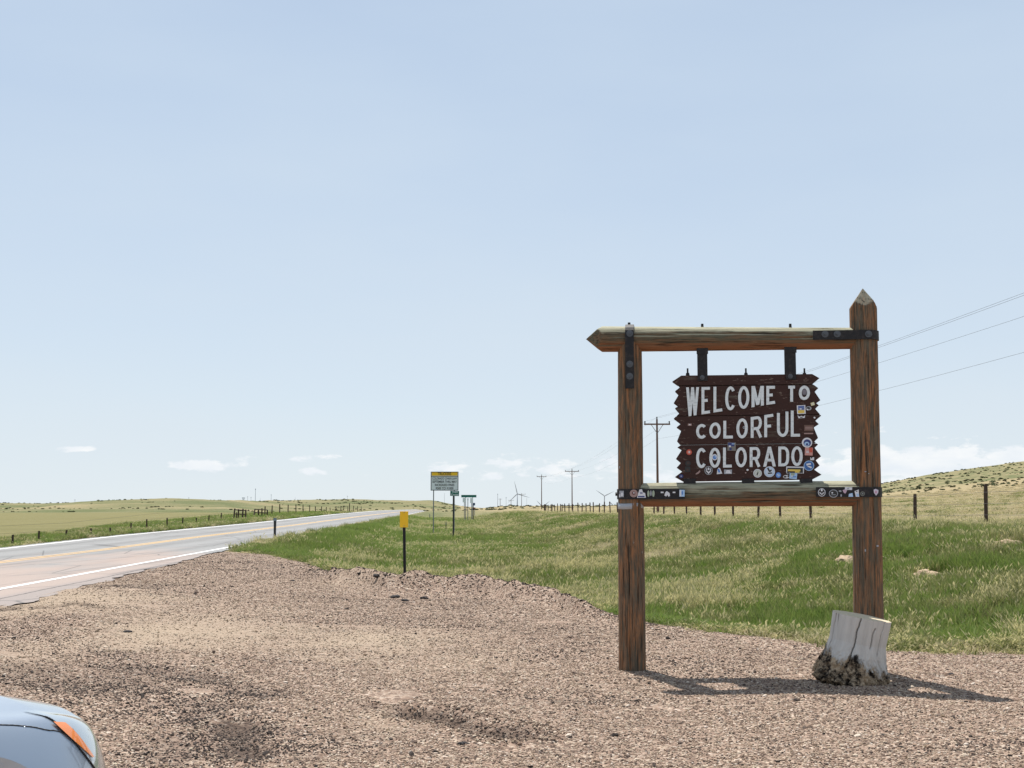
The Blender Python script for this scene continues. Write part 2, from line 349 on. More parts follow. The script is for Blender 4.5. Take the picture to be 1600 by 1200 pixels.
def prof(X, D):
    u = X + SL * D
    c = np.interp(D, [0, 120, 600], [1, 1, .0])
    edgeL = np.interp(D, [-100, 43, 60, 103, 188, 320, 600], [.25, .25, .36, .47, .85, 1.15, 1.2])
    zf = np.interp(D, [-100, 30, 66, 85, 96, 121, 155, 270, 600], [-.1, -.30, -.22, .15, .30, .52, .86, .95, 1.0])
    # right side
    zr = np.select([u < -6.6, u < -1, u < 4, u < 13, u < 17, u < 25],
                   [.215 + 0 * u, .215 + (-.42 * c + .3 * (1 - c) - .215) * S((u + 6.6) / 5.6), (-.42 * c + .3 * (1 - c)) + 0 * u,
                    (-.42 * c + .3 * (1 - c)) + (.85 + .42 * c - .3 * (1 - c)) * S((u - 4) / 9), .85 + .12 * (u - 13) / 4, .97 + .08 * (u - 17) / 8],
                   1.05 + .04 * np.clip(u - 25, 0, 120))
    zl = np.where(u > -19, edgeL - .03 + (zf - edgeL + .03) * S((-15.2 - u) / 3.5), zf + (np.minimum(zf, 0) * .5 - zf) * S((-22 - u) / 60))
    tr = np.clip((-7.4 - u) / 7.5, 0, 1)
    zroad = .22 + (edgeL - .25) * tr
    z = np.where(u > -7.4, zr, np.where(u > -15.2, zroad, zl))
    return z
SKX = [-800, -200, 0, 60, 100, 200, 275, 330, 400, 480, 540, 600, 670, 685, 710, 740, 752, 770, 800, 900, 950, 1000, 1100, 1200, 1300, 1376, 1450, 1600, 1800, 2200, 3200]
SKY = [790, 789, 787, 787, 785, 781, 779.5, 781, 782, 781.5, 779.5, 781, 781.5, 784, 789.5, 793.5, 795.5, 793, 791, 792.5, 793.5, 792.5, 788, 780, 768, 757, 743, 722, 706, 715, 750]
def hills(X, D, z):
    Dp = np.maximum(D, 1.0); px = 800 + F * CP * X / Dp * 1.0
    px = 800 + F * X / (Dp * CP)
    ys = np.interp(px, SKX, SKY)
    Dc = np.interp(px, [0, 350, 450, 750, 790, 960, 1300, 1600], [1050, 1000, 1250, 1300, 800, 800, 440, 400])
    Dn = np.interp(px, [0, 350, 500, 750, 790, 960, 1300, 1600], [560, 520, 850, 850, 330, 350, 190, 170])
    zc = EYE + (HOR - ys) / F * Dc / CP / CP + (vnoise(X, D, 30, 8, 4) - .5) * .0022 * Dc
    k = np.clip((D - Dn) / (Dc - Dn), 0, 1)
    zz = z + (zc - z) * (k ** 1.5 * (1.0 + .0 * k)) + (vnoise(X, D, 60, 12, 4) - .5) * .0035 * Dc * np.sin(PI * k)
    fall = np.clip((D - Dc) / (Dc * 1.2), 0, 1)
    zz = np.where(D > Dc, zc * (1 - fall) - 2 * fall, zz)
    return np.where(D > Dn, zz, z)
def ground_z(X, D):
    X = np.asarray(X, float); D = np.asarray(D, float)
    t = D - edge_D(X); u = X + SL * D
    p = prof(X, D); L = lot_z(X, D)
    isl = (u > shoulder_u(D) - .2)
    right = S(t / 4.0)
    bumps = (vnoise(X, D, 2.2, 21, 4) - .5) * .22 * S((t - .3) / 3) * (S((u + 5) / 3)) * np.exp(-np.maximum(D - 80, 0) / 80)
    zz = np.where(isl & (t < 0), L - .035 - .14 * S(-t / 1.5) * S((u - shoulder_u(D) - .1) / .8), np.where(isl & (t < 4), (L - .035) * (1 - right) + p * right, p))
    zz = zz + np.where(isl & (t > 0), .03 * S(t / .4) + bumps, 0)
    zz = np.where((u < -19), zz + (vnoise(X, D, 12, 22, 4) - .5) * .25 * S((-19 - u) / 20), zz)
    zz = np.where((u > 20), zz + (vnoise(X, D, 9, 23, 4) - .5) * .3 * S((u - 20) / 20), zz)
    return hills(X, D, zz)
def gz(x, y): return float(ground_z(np.array([float(x)]), np.array([float(y)]))[0])
def dryness(X, D):
    u = X + SL * D; t = D - edge_D(X)
    d = np.interp(u, [-40, -22, -19, -15, -7, -5, 0, 5, 11, 14, 17, 30, 60], [.38, .30, .28, .45, .6, .06, .18, .42, .46, .64, .86, .88, .78])
    d = d + (vnoise(X, D, 6, 31, 4) - .5) * .9 + (vnoise(X, D, 1.0, 32, 3) - .5) * .95
    d = d + .35 * np.exp(-np.abs(t) / .8)
    Dp = np.maximum(D, 1); px = 800 + F * X / Dp
    hill = S((D - 330) / 300); d = d * (1 - .0 * hill)
    band = np.exp(-((D - 230 - (px - 1500) * .05) / 28) ** 2) * (px > 1200) * .5
    d = np.where((px > 1200) & (D > 260), d - .35, d) + band
    d = np.where((px < 720) & (D > 500), .30 + (vnoise(X, D, 70, 33, 4) - .5) * 1.5, d)
    return np.clip(d, 0, 1)
def set_attr(me, name, arr, typ='FLOAT'):
    a = me.attributes.new(name, typ, 'POINT')
    a.data.foreach_set('value' if typ != 'FLOAT_VECTOR' else 'vector', np.ascontiguousarray(arr, dtype=np.float32).ravel() if typ != 'INT' else np.ascontiguousarray(arr, dtype=np.int32))
def grid_mesh(name, XX, YY, ZZ, mat_, wrap=False):
    r, c = XX.shape; v = np.stack([XX, YY, ZZ], -1).reshape(-1, 3)
    i = np.arange(r - 1)[:, None] * c; j = np.arange(c - (0 if wrap else 1))[None, :]; jn = (j + 1) % c
    f = np.stack([i + j, i + jn, i + c + jn, i + c + j], -1).reshape(-1, 4)
    me = bpy.data.meshes.new(name); me.vertices.add(len(v)); me.vertices.foreach_set('co', v.astype(np.float32).ravel())
    me.loops.add(f.size); me.loops.foreach_set('vertex_index', f.ravel().astype(np.int32))
    me.polygons.add(len(f)); me.polygons.foreach_set('loop_start', np.arange(0, f.size, 4, dtype=np.int32))
    me.polygons.foreach_set('use_smooth', np.ones(len(f), bool)); me.update(); me.validate()
    me.materials.append(mat_); o = bpy.data.objects.new(name, me); COL.objects.link(o); return o
# ring grid round the stand point, finest where the country is seen from the pull-off
rr = np.concatenate([[.3], np.geomspace(1, 12, 34), np.geomspace(12.15, 60, 230)[0:], np.geomspace(60.6, 1400, 240), np.geomspace(1450, 9000, 24)])
aa = np.concatenate([np.linspace(-.62, .62, 640), np.linspace(.63, 2 * PI - .63, 200)])
RR, AA = np.meshgrid(rr, aa, indexing='ij'); TX = RR * np.sin(AA); TY = RR * np.cos(AA); TZ = ground_z(TX, TY)
ground = grid_mesh('ground', TX, TY, TZ, M_ground, wrap=True); tag(ground, kind='structure')
set_attr(ground.data, 'dry', np.clip(dryness(TX, TY) + .38 * S((70 - TY) / 40) * (TX + SL * TY > -6), 0, 1).ravel())
tu = TX + SL * TY; tpx = 800 + F * TX / np.maximum(TY, 1)
oli = S((-20.5 - tu) / 2) * S((TY - 66 + (vnoise(TX, TY, 20, 41) - .5) * 25) / 8) * S((560 + (vnoise(TX, TY, 80, 42) - .5) * 150 - TY) / 60) * .93
set_attr(ground.data, 'olive', oli.ravel())

# gravel pull-off
gx = np.concatenate([np.linspace(-60, -9, 60), np.linspace(-8.8, 8.8, 380), np.linspace(9, 60, 90)])
gs = np.concatenate([np.linspace(0, .28, 24), np.linspace(.29, 1, 330)])
GX, GS = np.meshgrid(gx, gs, indexing='ij'); ed = edge_D(GX) + .05
D0 = np.where(GX < 100, -34.0, 0); GD = D0 + (ed - D0) * GS
su = shoulder_u(GD) + (vnoise(GX * 0 + 1, GD, .8, 51, 4) - .5) * .35 - .12
GXc = np.maximum(GX, su - SL * GD)                        # trimmed along the ragged asphalt edge
rz_, dm_ = rut_field(GXc, GD)
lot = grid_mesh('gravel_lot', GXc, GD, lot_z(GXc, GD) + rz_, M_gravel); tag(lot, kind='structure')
set_attr(lot.data, 'darken', np.clip(dm_ * .8, 0, 1).ravel())
gu = GXc + SL * GD
def blobs(X, D, L_):
    out = np.zeros(np.shape(X)); jx = X + (vnoise(X, D, .9, 66, 4) - .5) * 1.1; jd = D + (vnoise(X, D, .9, 67, 4) - .5) * 1.6
    for px, py, rx, ry, s_ in L_:
        x0, d0 = g0(px, py); x1, _ = g0(px + rx, py); _, d1 = g0(px, py - ry); _, d2 = g0(px, py + ry); rd = (d1 - d2) / 2
        out = np.maximum(out, s_ * np.exp(-(((jx - x0) / (x1 - x0)) ** 2 + ((jd - d0) / rd) ** 2) ** 1.2))
    return out
SANDB = [(120, 955, 190, 26, 1), (330, 990, 180, 34, 1), (560, 1003, 170, 26, .8), (-60, 985, 150, 40, .9), (70, 1045, 110, 22, .6), (600, 912, 130, 9, .5), (230, 1010, 90, 30, .9), (700, 1030, 150, 22, .45), (560, 1120, 60, 20, .35)]
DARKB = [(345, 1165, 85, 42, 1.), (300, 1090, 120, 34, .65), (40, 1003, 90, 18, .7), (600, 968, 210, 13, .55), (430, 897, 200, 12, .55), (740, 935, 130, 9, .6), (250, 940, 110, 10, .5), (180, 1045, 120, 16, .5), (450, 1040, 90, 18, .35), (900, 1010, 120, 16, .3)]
def lot_surface(X, D): return lot_z(X, D) + rut_field(X, D)[0]

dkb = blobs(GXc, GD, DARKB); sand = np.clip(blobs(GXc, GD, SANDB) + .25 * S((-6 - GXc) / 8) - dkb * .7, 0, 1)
set_attr(lot.data, 'sand', sand.ravel()); set_attr(lot.data, 'darken', np.clip(dm_ * 1.1 + dkb * .55, 0, .92).ravel())
# road and its painted lines
dr = np.concatenate([np.linspace(-60, 10, 50), np.linspace(10.3, 60, 260), np.geomspace(60.5, 860, 150)])
def road_z(u, D):
    edgeL = np.interp(D, [-100, 43, 60, 103, 188, 320, 600], [.25, .25, .36, .47, .85, 1.15, 1.2])
    return .25 + (edgeL - .25) * np.clip((-7.4 - u) / 7.5, -.0, 1) - .012 * np.clip(u + 7.4, 0, 2)
us = np.concatenate([np.linspace(-15.25, -7.0, 56), [0.]])
DR, US = np.meshgrid(dr, us, indexing='ij'); US = US.copy()
re_ = shoulder_u(dr) + (vnoise(dr * 0 + 4, dr, .7, 55, 4) - .5) * .5
US[:, -1] = re_; extra = np.linspace(0, 1, 10)[None, 1:-1]
US = np.concatenate([US[:, :-1], US[:, -2:-1] * (1 - extra) + US[:, -1:] * extra, US[:, -1:]], 1); US[:, 0] += (vnoise(dr * 0, dr, 1.5, 56, 3) - .5) * .25
DR = np.repeat(dr[:, None], US.shape[1], 1)
road = grid_mesh('road', US - SL * DR, DR, road_z(US, DR), M_road); tag(road, kind='structure')
def dustf(U, D): return np.clip(np.interp(D, [-60, 22, 33, 48, 62], [.9, .95, .85, .3, 0]) * np.interp(U, [-14.5, -12, -10, -6], [.05, .6, .9, .95]) * np.interp(D - (-7.4 - U) * 3.5, [-60, 36, 48], [1, 1, .25]), 0, 1)
set_attr(road.data, 'u', US.ravel()); set_attr(road.data, 'dd', DR.ravel()); set_attr(road.data, 'dust', dustf(US, DR).ravel())
set_attr(road.data, 'old', S((US + 6.95) / .3).ravel())
trk = sum(np.exp(-((US - c) / .32) ** 2) for c in (-8.5, -10.2, -12.2, -13.9)); set_attr(road.data, 'track', trk.ravel())
def line(name, uc, w, d0, d1, m):
    d = np.arange(d0, d1, 1.0) if d1 < 80 else np.concatenate([np.arange(d0, 60, .5), np.geomspace(60, d1, 120)])
    U = np.stack([uc - w / 2 + (vnoise(d, d * 0, .6, 61) - .5) * .02, d * 0 + uc, uc + w / 2 + (vnoise(d, d * 0 + 3, .6, 62) - .5) * .02], 1); DD = np.repeat(d[:, None], 3, 1)
    o = grid_mesh(name, U - SL * DD, DD, road_z(U, DD) + .004, m); tag(o, kind='structure'); set_attr(o.data, 'dust', (dustf(U, DD) * (.35 if m is M_white else .95)).ravel()); return o
line('edge_line', -7.41, .14, -60, 850, M_white); line('edge_line', -14.75, .17, -60, 850, M_white)
line('centre_line', -10.98, .13, -60, 850, M_yellow); line('centre_line', -11.26, .13, -60, 850, M_yellow)

def D_at(px, py):       # first hit of the sight line with the ground
    for d in np.geomspace(6, 200, 900):
        p = at(px, py, d)
        if p.z < gz(p.x, d): return float(d)
    return 40.
# ------------------------------------------------------------------ scatter (stuff)
def scatter(name, pts, rots, scales, idx, protos, label=None, cat=None):
    col = bpy.data.collections.new(name + '_kinds')
    for i, p in enumerate(protos): p.name = '%s_kind_%02d' % (name, i); col.objects.link(p)
    me = bpy.data.meshes.new(name); me.vertices.add(len(pts)); me.vertices.foreach_set('co', np.asarray(pts, np.float32).ravel())
    set_attr(me, 'rot', rots, 'FLOAT_VECTOR'); set_attr(me, 'scl', scales, 'FLOAT_VECTOR'); set_attr(me, 'idx', idx, 'INT')
    o = bpy.data.objects.new(name, me); COL.objects.link(o); me.update()
    g = bpy.data.node_groups.new(name, 'GeometryNodeTree')
    g.interface.new_socket('Geometry', in_out='INPUT', socket_type='NodeSocketGeometry'); g.interface.new_socket('Geometry', in_out='OUTPUT', socket_type='NodeSocketGeometry')
    gi, go = g.nodes.new('NodeGroupInput'), g.nodes.new('NodeGroupOutput')
    ci = g.nodes.new('GeometryNodeCollectionInfo'); ci.inputs['Collection'].default_value = col; ci.inputs['Separate Children'].default_value = True; ci.inputs['Reset Children'].default_value = True
    ip = g.nodes.new('GeometryNodeInstanceOnPoints'); ip.inputs['Pick Instance'].default_value = True
    def na(nm, dt):
        n = g.nodes.new('GeometryNodeInputNamedAttribute'); n.data_type = dt; n.inputs['Name'].default_value = nm; return n.outputs['Attribute']
    L = g.links.new
    L(gi.outputs[0], ip.inputs['Points']); L(ci.outputs[0], ip.inputs['Instance']); L(na('idx', 'INT'), ip.inputs['Instance Index'])
    L(na('rot', 'FLOAT_VECTOR'), ip.inputs['Rotation']); L(na('scl', 'FLOAT_VECTOR'), ip.inputs['Scale']); L(ip.outputs[0], go.inputs[0])
    md = o.modifiers.new('scatter', 'NODES'); md.node_group = g
    return tag(o, label, cat, kind='stuff')
def proto(name, v, f, m, h=None, smooth=False):
    me = bpy.data.meshes.new(name); me.from_pydata(v, [], f); me.materials.append(m); me.update()
    if h is not None: set_attr(me, 'h', np.array(h))
    if smooth: me.polygons.foreach_set('use_smooth', [True] * len(me.polygons))
    return bpy.data.objects.new(name, me)
def tuft(m, n, hgt, spread, lean, seed=0, heads=0, hm=None, width=.007):
    r = random.Random(seed); v = []; f = []; h = []
    for i in range(n):
        a = r.uniform(0, 2 * PI); q = spread * math.sqrt(r.random()); x, y = q * math.cos(a), q * math.sin(a)
        H = hgt * r.uniform(.45, 1.1); b = r.uniform(0, 2 * PI); ln = lean * r.uniform(.2, 1) * H; dx, dy = math.cos(b) * ln, math.sin(b) * ln
        w = width * r.uniform(.6, 1.3); c = r.uniform(0, 2 * PI); wx, wy = math.cos(c) * w, math.sin(c) * w; k = len(v)
        head = i < heads
        if head:
            H *= 1.25; w2 = .35
            v += [(x - wx * w2, y - wy * w2, 0), (x + wx * w2, y + wy * w2, 0), (x + dx * .8, y + dy * .8, H * .78), (x + dx * .9 - wx * 1.5, y + dy * .9 - wy * 1.5, H * .88), (x + dx * .9 + wx * 1.5, y + dy * .9 + wy * 1.5, H * .88), (x + dx * 1.15, y + dy * 1.15, H)]
            f += [(k, k + 1, k + 2), (k + 2, k + 3, k + 5), (k + 2, k + 5, k + 4)]; h += [.2, .2, .8, 1.3, 1.3, 1.3]
        else:
            v += [(x - wx, y - wy, -.02), (x + wx, y + wy, -.02), (x + dx * .35 + wx * .8, y + dy * .35 + wy * .8, H * .6), (x + dx * .35 - wx * .8, y + dy * .35 - wy * .8, H * .6), (x + dx, y + dy, H)]
            f += [(k, k + 1, k + 2, k + 3), (k + 3, k + 2, k + 4)]; h += [0, 0, .55, .55, 1]
    return proto('t', v, f, m, h)
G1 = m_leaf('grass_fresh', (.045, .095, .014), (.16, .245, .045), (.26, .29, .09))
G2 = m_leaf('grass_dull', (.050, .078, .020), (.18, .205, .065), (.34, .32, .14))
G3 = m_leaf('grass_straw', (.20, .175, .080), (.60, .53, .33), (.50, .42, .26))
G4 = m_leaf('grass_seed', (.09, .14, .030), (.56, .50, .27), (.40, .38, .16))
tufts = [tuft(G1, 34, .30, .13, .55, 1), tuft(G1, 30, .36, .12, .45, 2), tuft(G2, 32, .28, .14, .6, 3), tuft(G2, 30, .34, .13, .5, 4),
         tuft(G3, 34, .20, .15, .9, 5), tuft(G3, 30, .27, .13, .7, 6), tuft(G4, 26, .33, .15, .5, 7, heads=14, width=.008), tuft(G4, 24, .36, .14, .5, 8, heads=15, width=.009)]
def sample(n, d0, d1, amax, power):
    q = RNG.random(n); e = 2 - power
    D = (d0 ** e + q * (d1 ** e - d0 ** e)) ** (1 / e) if abs(e) > 1e-3 else d0 * (d1 / d0) ** q
    a = RNG.uniform(-amax, amax, n); return D * np.tan(a), D
BOULD = [(1324, D_at(1324, 886), .3), (1446, D_at(1446, 908), .4), (1575, D_at(1575, 862), .5)]
X, D = sample(190000, 11.5, 230, .56, 1.75)
u = X + SL * D; t = D - edge_D(X)
keep = (t > -.05 - .5 * RNG.random(len(X)) ** 3 * 1.6) & (u > -6.95) & (RNG.random(len(X)) < np.where(t < .7, .45, 1)) | ((u < -15.25) & (u > -24) & (D > 25)) 
keep &= RNG.random(len(X)) < .25 + .75 * S((vnoise(X, D, 1.3, 77, 3) - np.where(t < 3, .18, .24)) / .24)
keep &= RNG.random(len(X)) < np.where(u > 20, .55, 1.0)
for bp_, bd_, br_ in BOULD: keep &= np.hypot(X - (bp_ - 800) / F * bd_ * 1.005, (D - bd_ + br_ * .7) * .6) > br_ * (.6 + .6 * vnoise(X, D, .6, 5))
X, D, u, t = X[keep], D[keep], u[keep], t[keep]
Z = ground_z(X, D); dr_ = dryness(X, D)
q = .5 + (dr_ - .47) * 1.25 + (RNG.random(len(X)) - .5) * .5
idx = np.select([q < .34, q < .60, q < .72], [RNG.integers(0, 2, len(X)), RNG.integers(2, 4, len(X)), np.where(RNG.random(len(X)) < .5, RNG.integers(2, 4, len(X)), RNG.integers(6, 8, len(X)))], RNG.integers(4, 6, len(X)))
seedz = (vnoise(X, D, 3.5, 78, 3) > .60) & (u > -4) & (u < 8) & (RNG.random(len(X)) < .4); idx = np.where(seedz, RNG.integers(6, 8, len(X)), idx)
hs = (.45 + .8 * vnoise(X, D, 2.5, 79, 3)) * np.interp(t, [0, .5, 3, 8], [.35, .5, .9, 1.1]) * np.where(u < -15, .8, 1.0) * np.where(u > 15, .7, 1)
hs = hs * np.interp(D, [0, 40, 230], [1, 1, 1.15]); hs = np.where((u > -6.9) & (u < -6) , hs * .55, hs)
ws = np.interp(D, [0, 25, 100, 230], [1.0, 1.15, 2.4, 4.2])
n = len(X); rot = np.stack([RNG.normal(0, .12, n), RNG.normal(0, .12, n), RNG.uniform(0, 6.28, n)], 1)
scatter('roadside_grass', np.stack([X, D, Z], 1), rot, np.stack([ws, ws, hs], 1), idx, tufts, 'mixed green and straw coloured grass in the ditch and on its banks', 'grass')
print('grass tufts', n)

# loose stones on the pull-off
def stone(seed):
    r = random.Random(seed); bm = bmesh.new(); bmesh.ops.create_icosphere(bm, subdivisions=1, radius=1)
    s = (r.uniform(.8, 1.25), r.uniform(.65, 1.0), r.uniform(.45, .75))
    v = [tuple(c * k * r.uniform(.78, 1.15) for c, k in zip(q.co, s)) for q in bm.verts]
    bm.verts.ensure_lookup_table(); f = [tuple(x.index for x in p.verts) for p in bm.faces]; bm.free(); return proto('s', v, f, M_pebble)
stones = [stone(i) for i in range(9)]
M_dpeb = MT('dark_pebble', .9, spec=.2); M_dpeb.col(M_dpeb.ramp(N(M_dpeb.t, 'ShaderNodeObjectInfo').outputs['Random'], [(0, (.016, .013, .012)), (.6, (.048, .037, .032)), (1, (.12, .09, .075))])); M_dpeb = M_dpeb.m
for i in range(5):
    q_ = stone(40 + i); q_.data.materials[0] = M_dpeb; stones.append(q_)
M_tpeb = MT('tan_pebble', .9, spec=.15); M_tpeb.col(M_tpeb.ramp(N(M_tpeb.t, 'ShaderNodeObjectInfo').outputs['Random'], [(0, (.17, .115, .07)), (.5, (.38, .30, .215)), (1, (.55, .46, .35))])); M_tpeb = M_tpeb.m
for i in range(5):
    q_ = stone(60 + i); q_.data.materials[0] = M_tpeb; stones.append(q_)
X, D = sample(450000, 3.6, 46, .45, 1.6)
u = X + SL * D; t = D - edge_D(X)
dkm = blobs(X, D, DARKB); sandm = np.clip(blobs(X, D, SANDB) + .25 * S((-6 - X) / 8) - dkm * .7, 0, 1)
keep = (t < .35) & (u > shoulder_u(D) + .0) & (RNG.random(len(X)) < 1 - .72 * sandm) & (vnoise(X, D, .8, 88, 3) > .20)
X, D, t, sandm, dkm = X[keep], D[keep], t[keep], sandm[keep], dkm[keep]; n = len(X)
big = RNG.random(n); sz = .0048 + .0055 * RNG.random(n) + .009 * (big > .98) + .012 * (big > .9995)
bermy = np.exp(-((t + .8) / .9) ** 2) * S((X + 6) / 2) * S((3 - X) / 2); sz = sz * (1 + .9 * bermy * RNG.random(n)) * np.interp(D, [4, 12, 30], [1, 1.15, 1.7])
Z = np.where(t < 0, lot_surface(X, D), ground_z(X, D)) + sz * .15
rot = np.stack([RNG.uniform(-.4, .4, n), RNG.uniform(-.4, .4, n), RNG.uniform(0, 6.28, n)], 1)
scatter('loose_gravel', np.stack([X, D, Z], 1), rot, np.stack([sz, sz, sz], 1), np.where(RNG.random(n) < np.clip(.10 + 1.1 * rut_field(X, D)[1] + .45 * bermy + .5 * dkm + .4 * S((vnoise(X * .7, D, 1.1, 89, 4) - .55) / .2), 0, .9), RNG.integers(9, 14, n), np.where(RNG.random(n) < .12 + .8 * sandm, RNG.integers(14, 19, n), RNG.integers(0, 9, n))), stones, 'loose pinkish brown gravel stones on the pull-off', 'gravel')  # more dark crumbs on the berm, putting its shade into the stone colours
print('stones', n)

# sage bushes on the far slopes
def bush(seed):
    r = random.Random(seed); v = []; f = []
    for i in range(46):
        d = Vector((r.gauss(0, 1), r.gauss(0, 1), abs(r.gauss(0, .8)))).normalized() * r.uniform(.45, 1); d.z *= .75
        e1 = Vector((r.gauss(0, 1), r.gauss(0, 1), r.gauss(0, 1))).normalized() * .30; e2 = e1.orthogonal().normalized() * .26; k = len(v)
        v += [tuple(d - e1), tuple(d + e2), tuple(d + e1), tuple(d - e2)]; f.append((k, k + 1, k + 2, k + 3))
    return proto('b', v, f, M_shrub)
X, D = sample(26000, 190, 1300, .47, .9)
px = 800 + F * X / D; u = X + SL * D
ky = vnoise(X, D, 34, 91, 5)
keep = ((px > 1180) & (D > 225) & (D < 460) & (ky > .36)) | ((px < 760) & (D > 560) & (ky > .62) & (RNG.random(len(X)) < .22)) | ((px < 740) & (D > 980) & (ky > .54) & (RNG.random(len(X)) < .3)) | ((px > 760) & (px < 1200) & (D > 480) & (ky > .56) & (RNG.random(len(X)) < .5))
X, D, px = X[keep], D[keep], px[keep]; n = len(X)
sz = np.where(px > 1180, RNG.uniform(.13, .38, n), RNG.uniform(.3, .85, n) * np.interp(D, [500, 1200], [.8, 1.3]))
scatter('sagebrush', np.stack([X, D, ground_z(X, D) + sz * .1], 1), np.stack([0 * X, 0 * X, RNG.uniform(0, 6, n)], 1), np.stack([sz * 1.3, sz * 1.3, sz], 1), RNG.integers(0, 4, n), [bush(i) for i in range(4)], 'low dark sagebrush dotted over the far hillsides', 'shrubs')

# ------------------------------------------------------------------ the welcome sign
A2 = Vector((at(987, 1000, 13.0).x, 13.0, 0)); B2 = Vector((at(1355, 1000, 12.72).x, 12.72, 0))
AX = (B2 - A2).normalized(); NRM = Vector((AX.y, -AX.x, 0)); RZ = math.atan2(AX.y, AX.x)      # NRM points to the viewer
frame = empty('log_frame', A2, RZ, 'tall weathered log frame with iron straps, pointed beam end and pointed right post', 'sign frame')
def SG(px, py, off=0.0):
    """local x,z on the frame's vertical plane, shifted 'off' metres towards the road side"""
    o = A2 + NRM * off; r = ray(px, py); e = Vector((0, 0, EYE))
    k = (o - e).dot(NRM) / r.dot(NRM); p = e + r * k - A2
    return p.dot(AX), p.z
def log(name, p0, p1, r0, r1, seed, m, tip0=None, tip1=None, parent=None, cracks=16, nx=88, ny=130):
    rg = np.random.default_rng(seed); p0 = Vector(p0); p1 = Vector(p1); ax = (p1 - p0); L = ax.length; ax.normalize()
    a = Vector((0, 1, 0)) if abs(ax.y) < .9 else Vector((1, 0, 0)); e1 = (a - ax * a.dot(ax)).normalized(); e2 = ax.cross(e1)
    th = np.linspace(0, 2 * PI, nx, endpoint=False); s = np.linspace(0, 1, ny)
    if tip0 or tip1:
        s = np.unique(np.concatenate([s, np.linspace(0, .12, 30), np.linspace(.88, 1, 30)]))
    ss, tt = np.meshgrid(s, th, indexing='ij'); R = r0 + (r1 - r0) * ss
    R = R * (1 + .018 * np.sin(tt * 2 + rg.uniform(0, 6)) + .012 * np.sin(tt * 3 + ss * 3 + rg.uniform(0, 6)) + .02 * (vnoise(ss * L, tt * 0 + seed, .35, seed) - .5))
    R = R + .0055 * (vnoise(tt * 1.2 * 6, ss * L, .9, seed + 3) - .5) + .004 * (vnoise(np.cos(tt) * 20 + 40, ss * L * 1.5 + np.sin(tt) * 20, 1, seed + 5) - .5)
    for _ in range(cracks):
        c = rg.uniform(0, 2 * PI); s0 = rg.uniform(-.2, .8); s1 = s0 + rg.uniform(.15, .6)
        cc = c + .10 * (vnoise(ss * L, 0 * ss, .3, int(rg.integers(1, 999))) - .5)
        dlt = np.abs((tt - cc + PI) % (2 * PI) - PI); env = S((ss - s0) / .08) * S((s1 - ss) / .08)
        R = R - .013 * env * np.exp(-(dlt / .045) ** 2)
    cx = np.cos(tt) * R; cy = np.sin(tt) * R
    # hewn points: flat facets meeting at the tip
    for tip, sgn in ((tip0, 0), (tip1, 1)):
        if not tip: continue
        dist = (ss if sgn == 0 else 1 - ss) * L
        lim = dist / tip * (r0 if sgn == 0 else r1) * 1.0
        nf = 4; ph = PI / 4 * 0 + (.0)
        sec = (tt - ph + PI / nf) % (2 * PI / nf) - PI / nf
        Rf = lim / np.cos(sec) + .003; rnow = np.hypot(cx, cy); k = np.minimum(1, Rf / rnow); cx = cx * k; cy = cy * k
    P = (np.array(p0)[None, None] + (ss * L)[..., None] * np.array(ax) + cx[..., None] * np.array(e1) + cy[..., None] * np.array(e2))
    o = grid_mesh(name, P[..., 0], P[..., 1], P[..., 2], m, wrap=True)
    set_attr(o.data, 'lco', np.stack([cx + seed * 3.1, cy + seed, ss * L], -1).reshape(-1, 3), 'FLOAT_VECTOR')
    bm = bmesh.new(); bm.from_mesh(o.data); bm.verts.ensure_lookup_table()
    nr = len(s)
    for k, tip in ((0, tip0), (nr - 1, tip1)):
        if not tip:
            try: bm.faces.new([bm.verts[k * nx + i] for i in range(nx)])
            except Exception: pass
    bmesh.ops.recalc_face_normals(bm, faces=bm.faces); bm.to_mesh(o.data); bm.free()
    if parent: o.parent = parent
    return o
def sx(px, py, off=0): return SG(px, py, off)
xL, zLt = SG(984, 530); xL0, _ = SG(988, 1035); xR, zRt = SG(1348, 451); xR0, _ = SG(1358, 1050)
log('post', (xL0, 0, gz(A2.x, 13) - .3), (xL, 0, zLt), .140, .122, 3, M_post, parent=frame)
pr = log('post', (xR0, 0, -.3), (xR, 0, zRt), .145, .130, 5, M_post, tip1=.20, parent=frame)
tag(pr, 'tall right post with a pointed top')
a = SG(916, 530); b = SG(1335, 529)
bt = log('beam', (a[0], 0, a[1]), (b[0], 0, b[1]), .131, .105, 7, M_beam, tip0=.17, parent=frame, ny=150); tag(bt, 'upper log beam with a pointed left end')
a = SG(992, 773.5); b = SG(1348, 771)
log('beam', (a[0], 0, a[1]), (b[0], 0, b[1]), .117, .124, 9, M_beam, parent=frame, ny=120)
RF = .142
def strap_plan(path, z0, z1, name, th=.010, slope=0.0):
    """vertical iron band following a plan path (x,y); y<0 faces the viewer"""
    n = len(path); nv = []
    for i, (x, y) in enumerate(path):
        p = Vector(path[max(i - 1, 0)]); q = Vector(path[min(i + 1, n - 1)]); d = (q - p).normalized(); nv.append(Vector((d.y, -d.x)))
    mb = MB(); vs = []
    for (x, y), nn in zip(path, nv):
        for zz in (z0, z1):
            vs.append((x, y, zz + slope * x)); vs.append((x + nn.x * th, y + nn.y * th, zz + slope * x))
    fs = []
    for i in range(n - 1):
        a, b = 4 * i, 4 * (i + 1); fs += [(a, b, b + 1, a + 1), (a + 2, a + 3, b + 3, b + 2), (a + 1, b + 1, b + 3, a + 3), (a, a + 2, b + 2, b)]
    fs += [(0, 1, 3, 2), (4 * n - 4, 4 * n - 2, 4 * n - 1, 4 * n - 3)]
    mb.add(vs, fs); return mb.build(name, M_iron, frame)
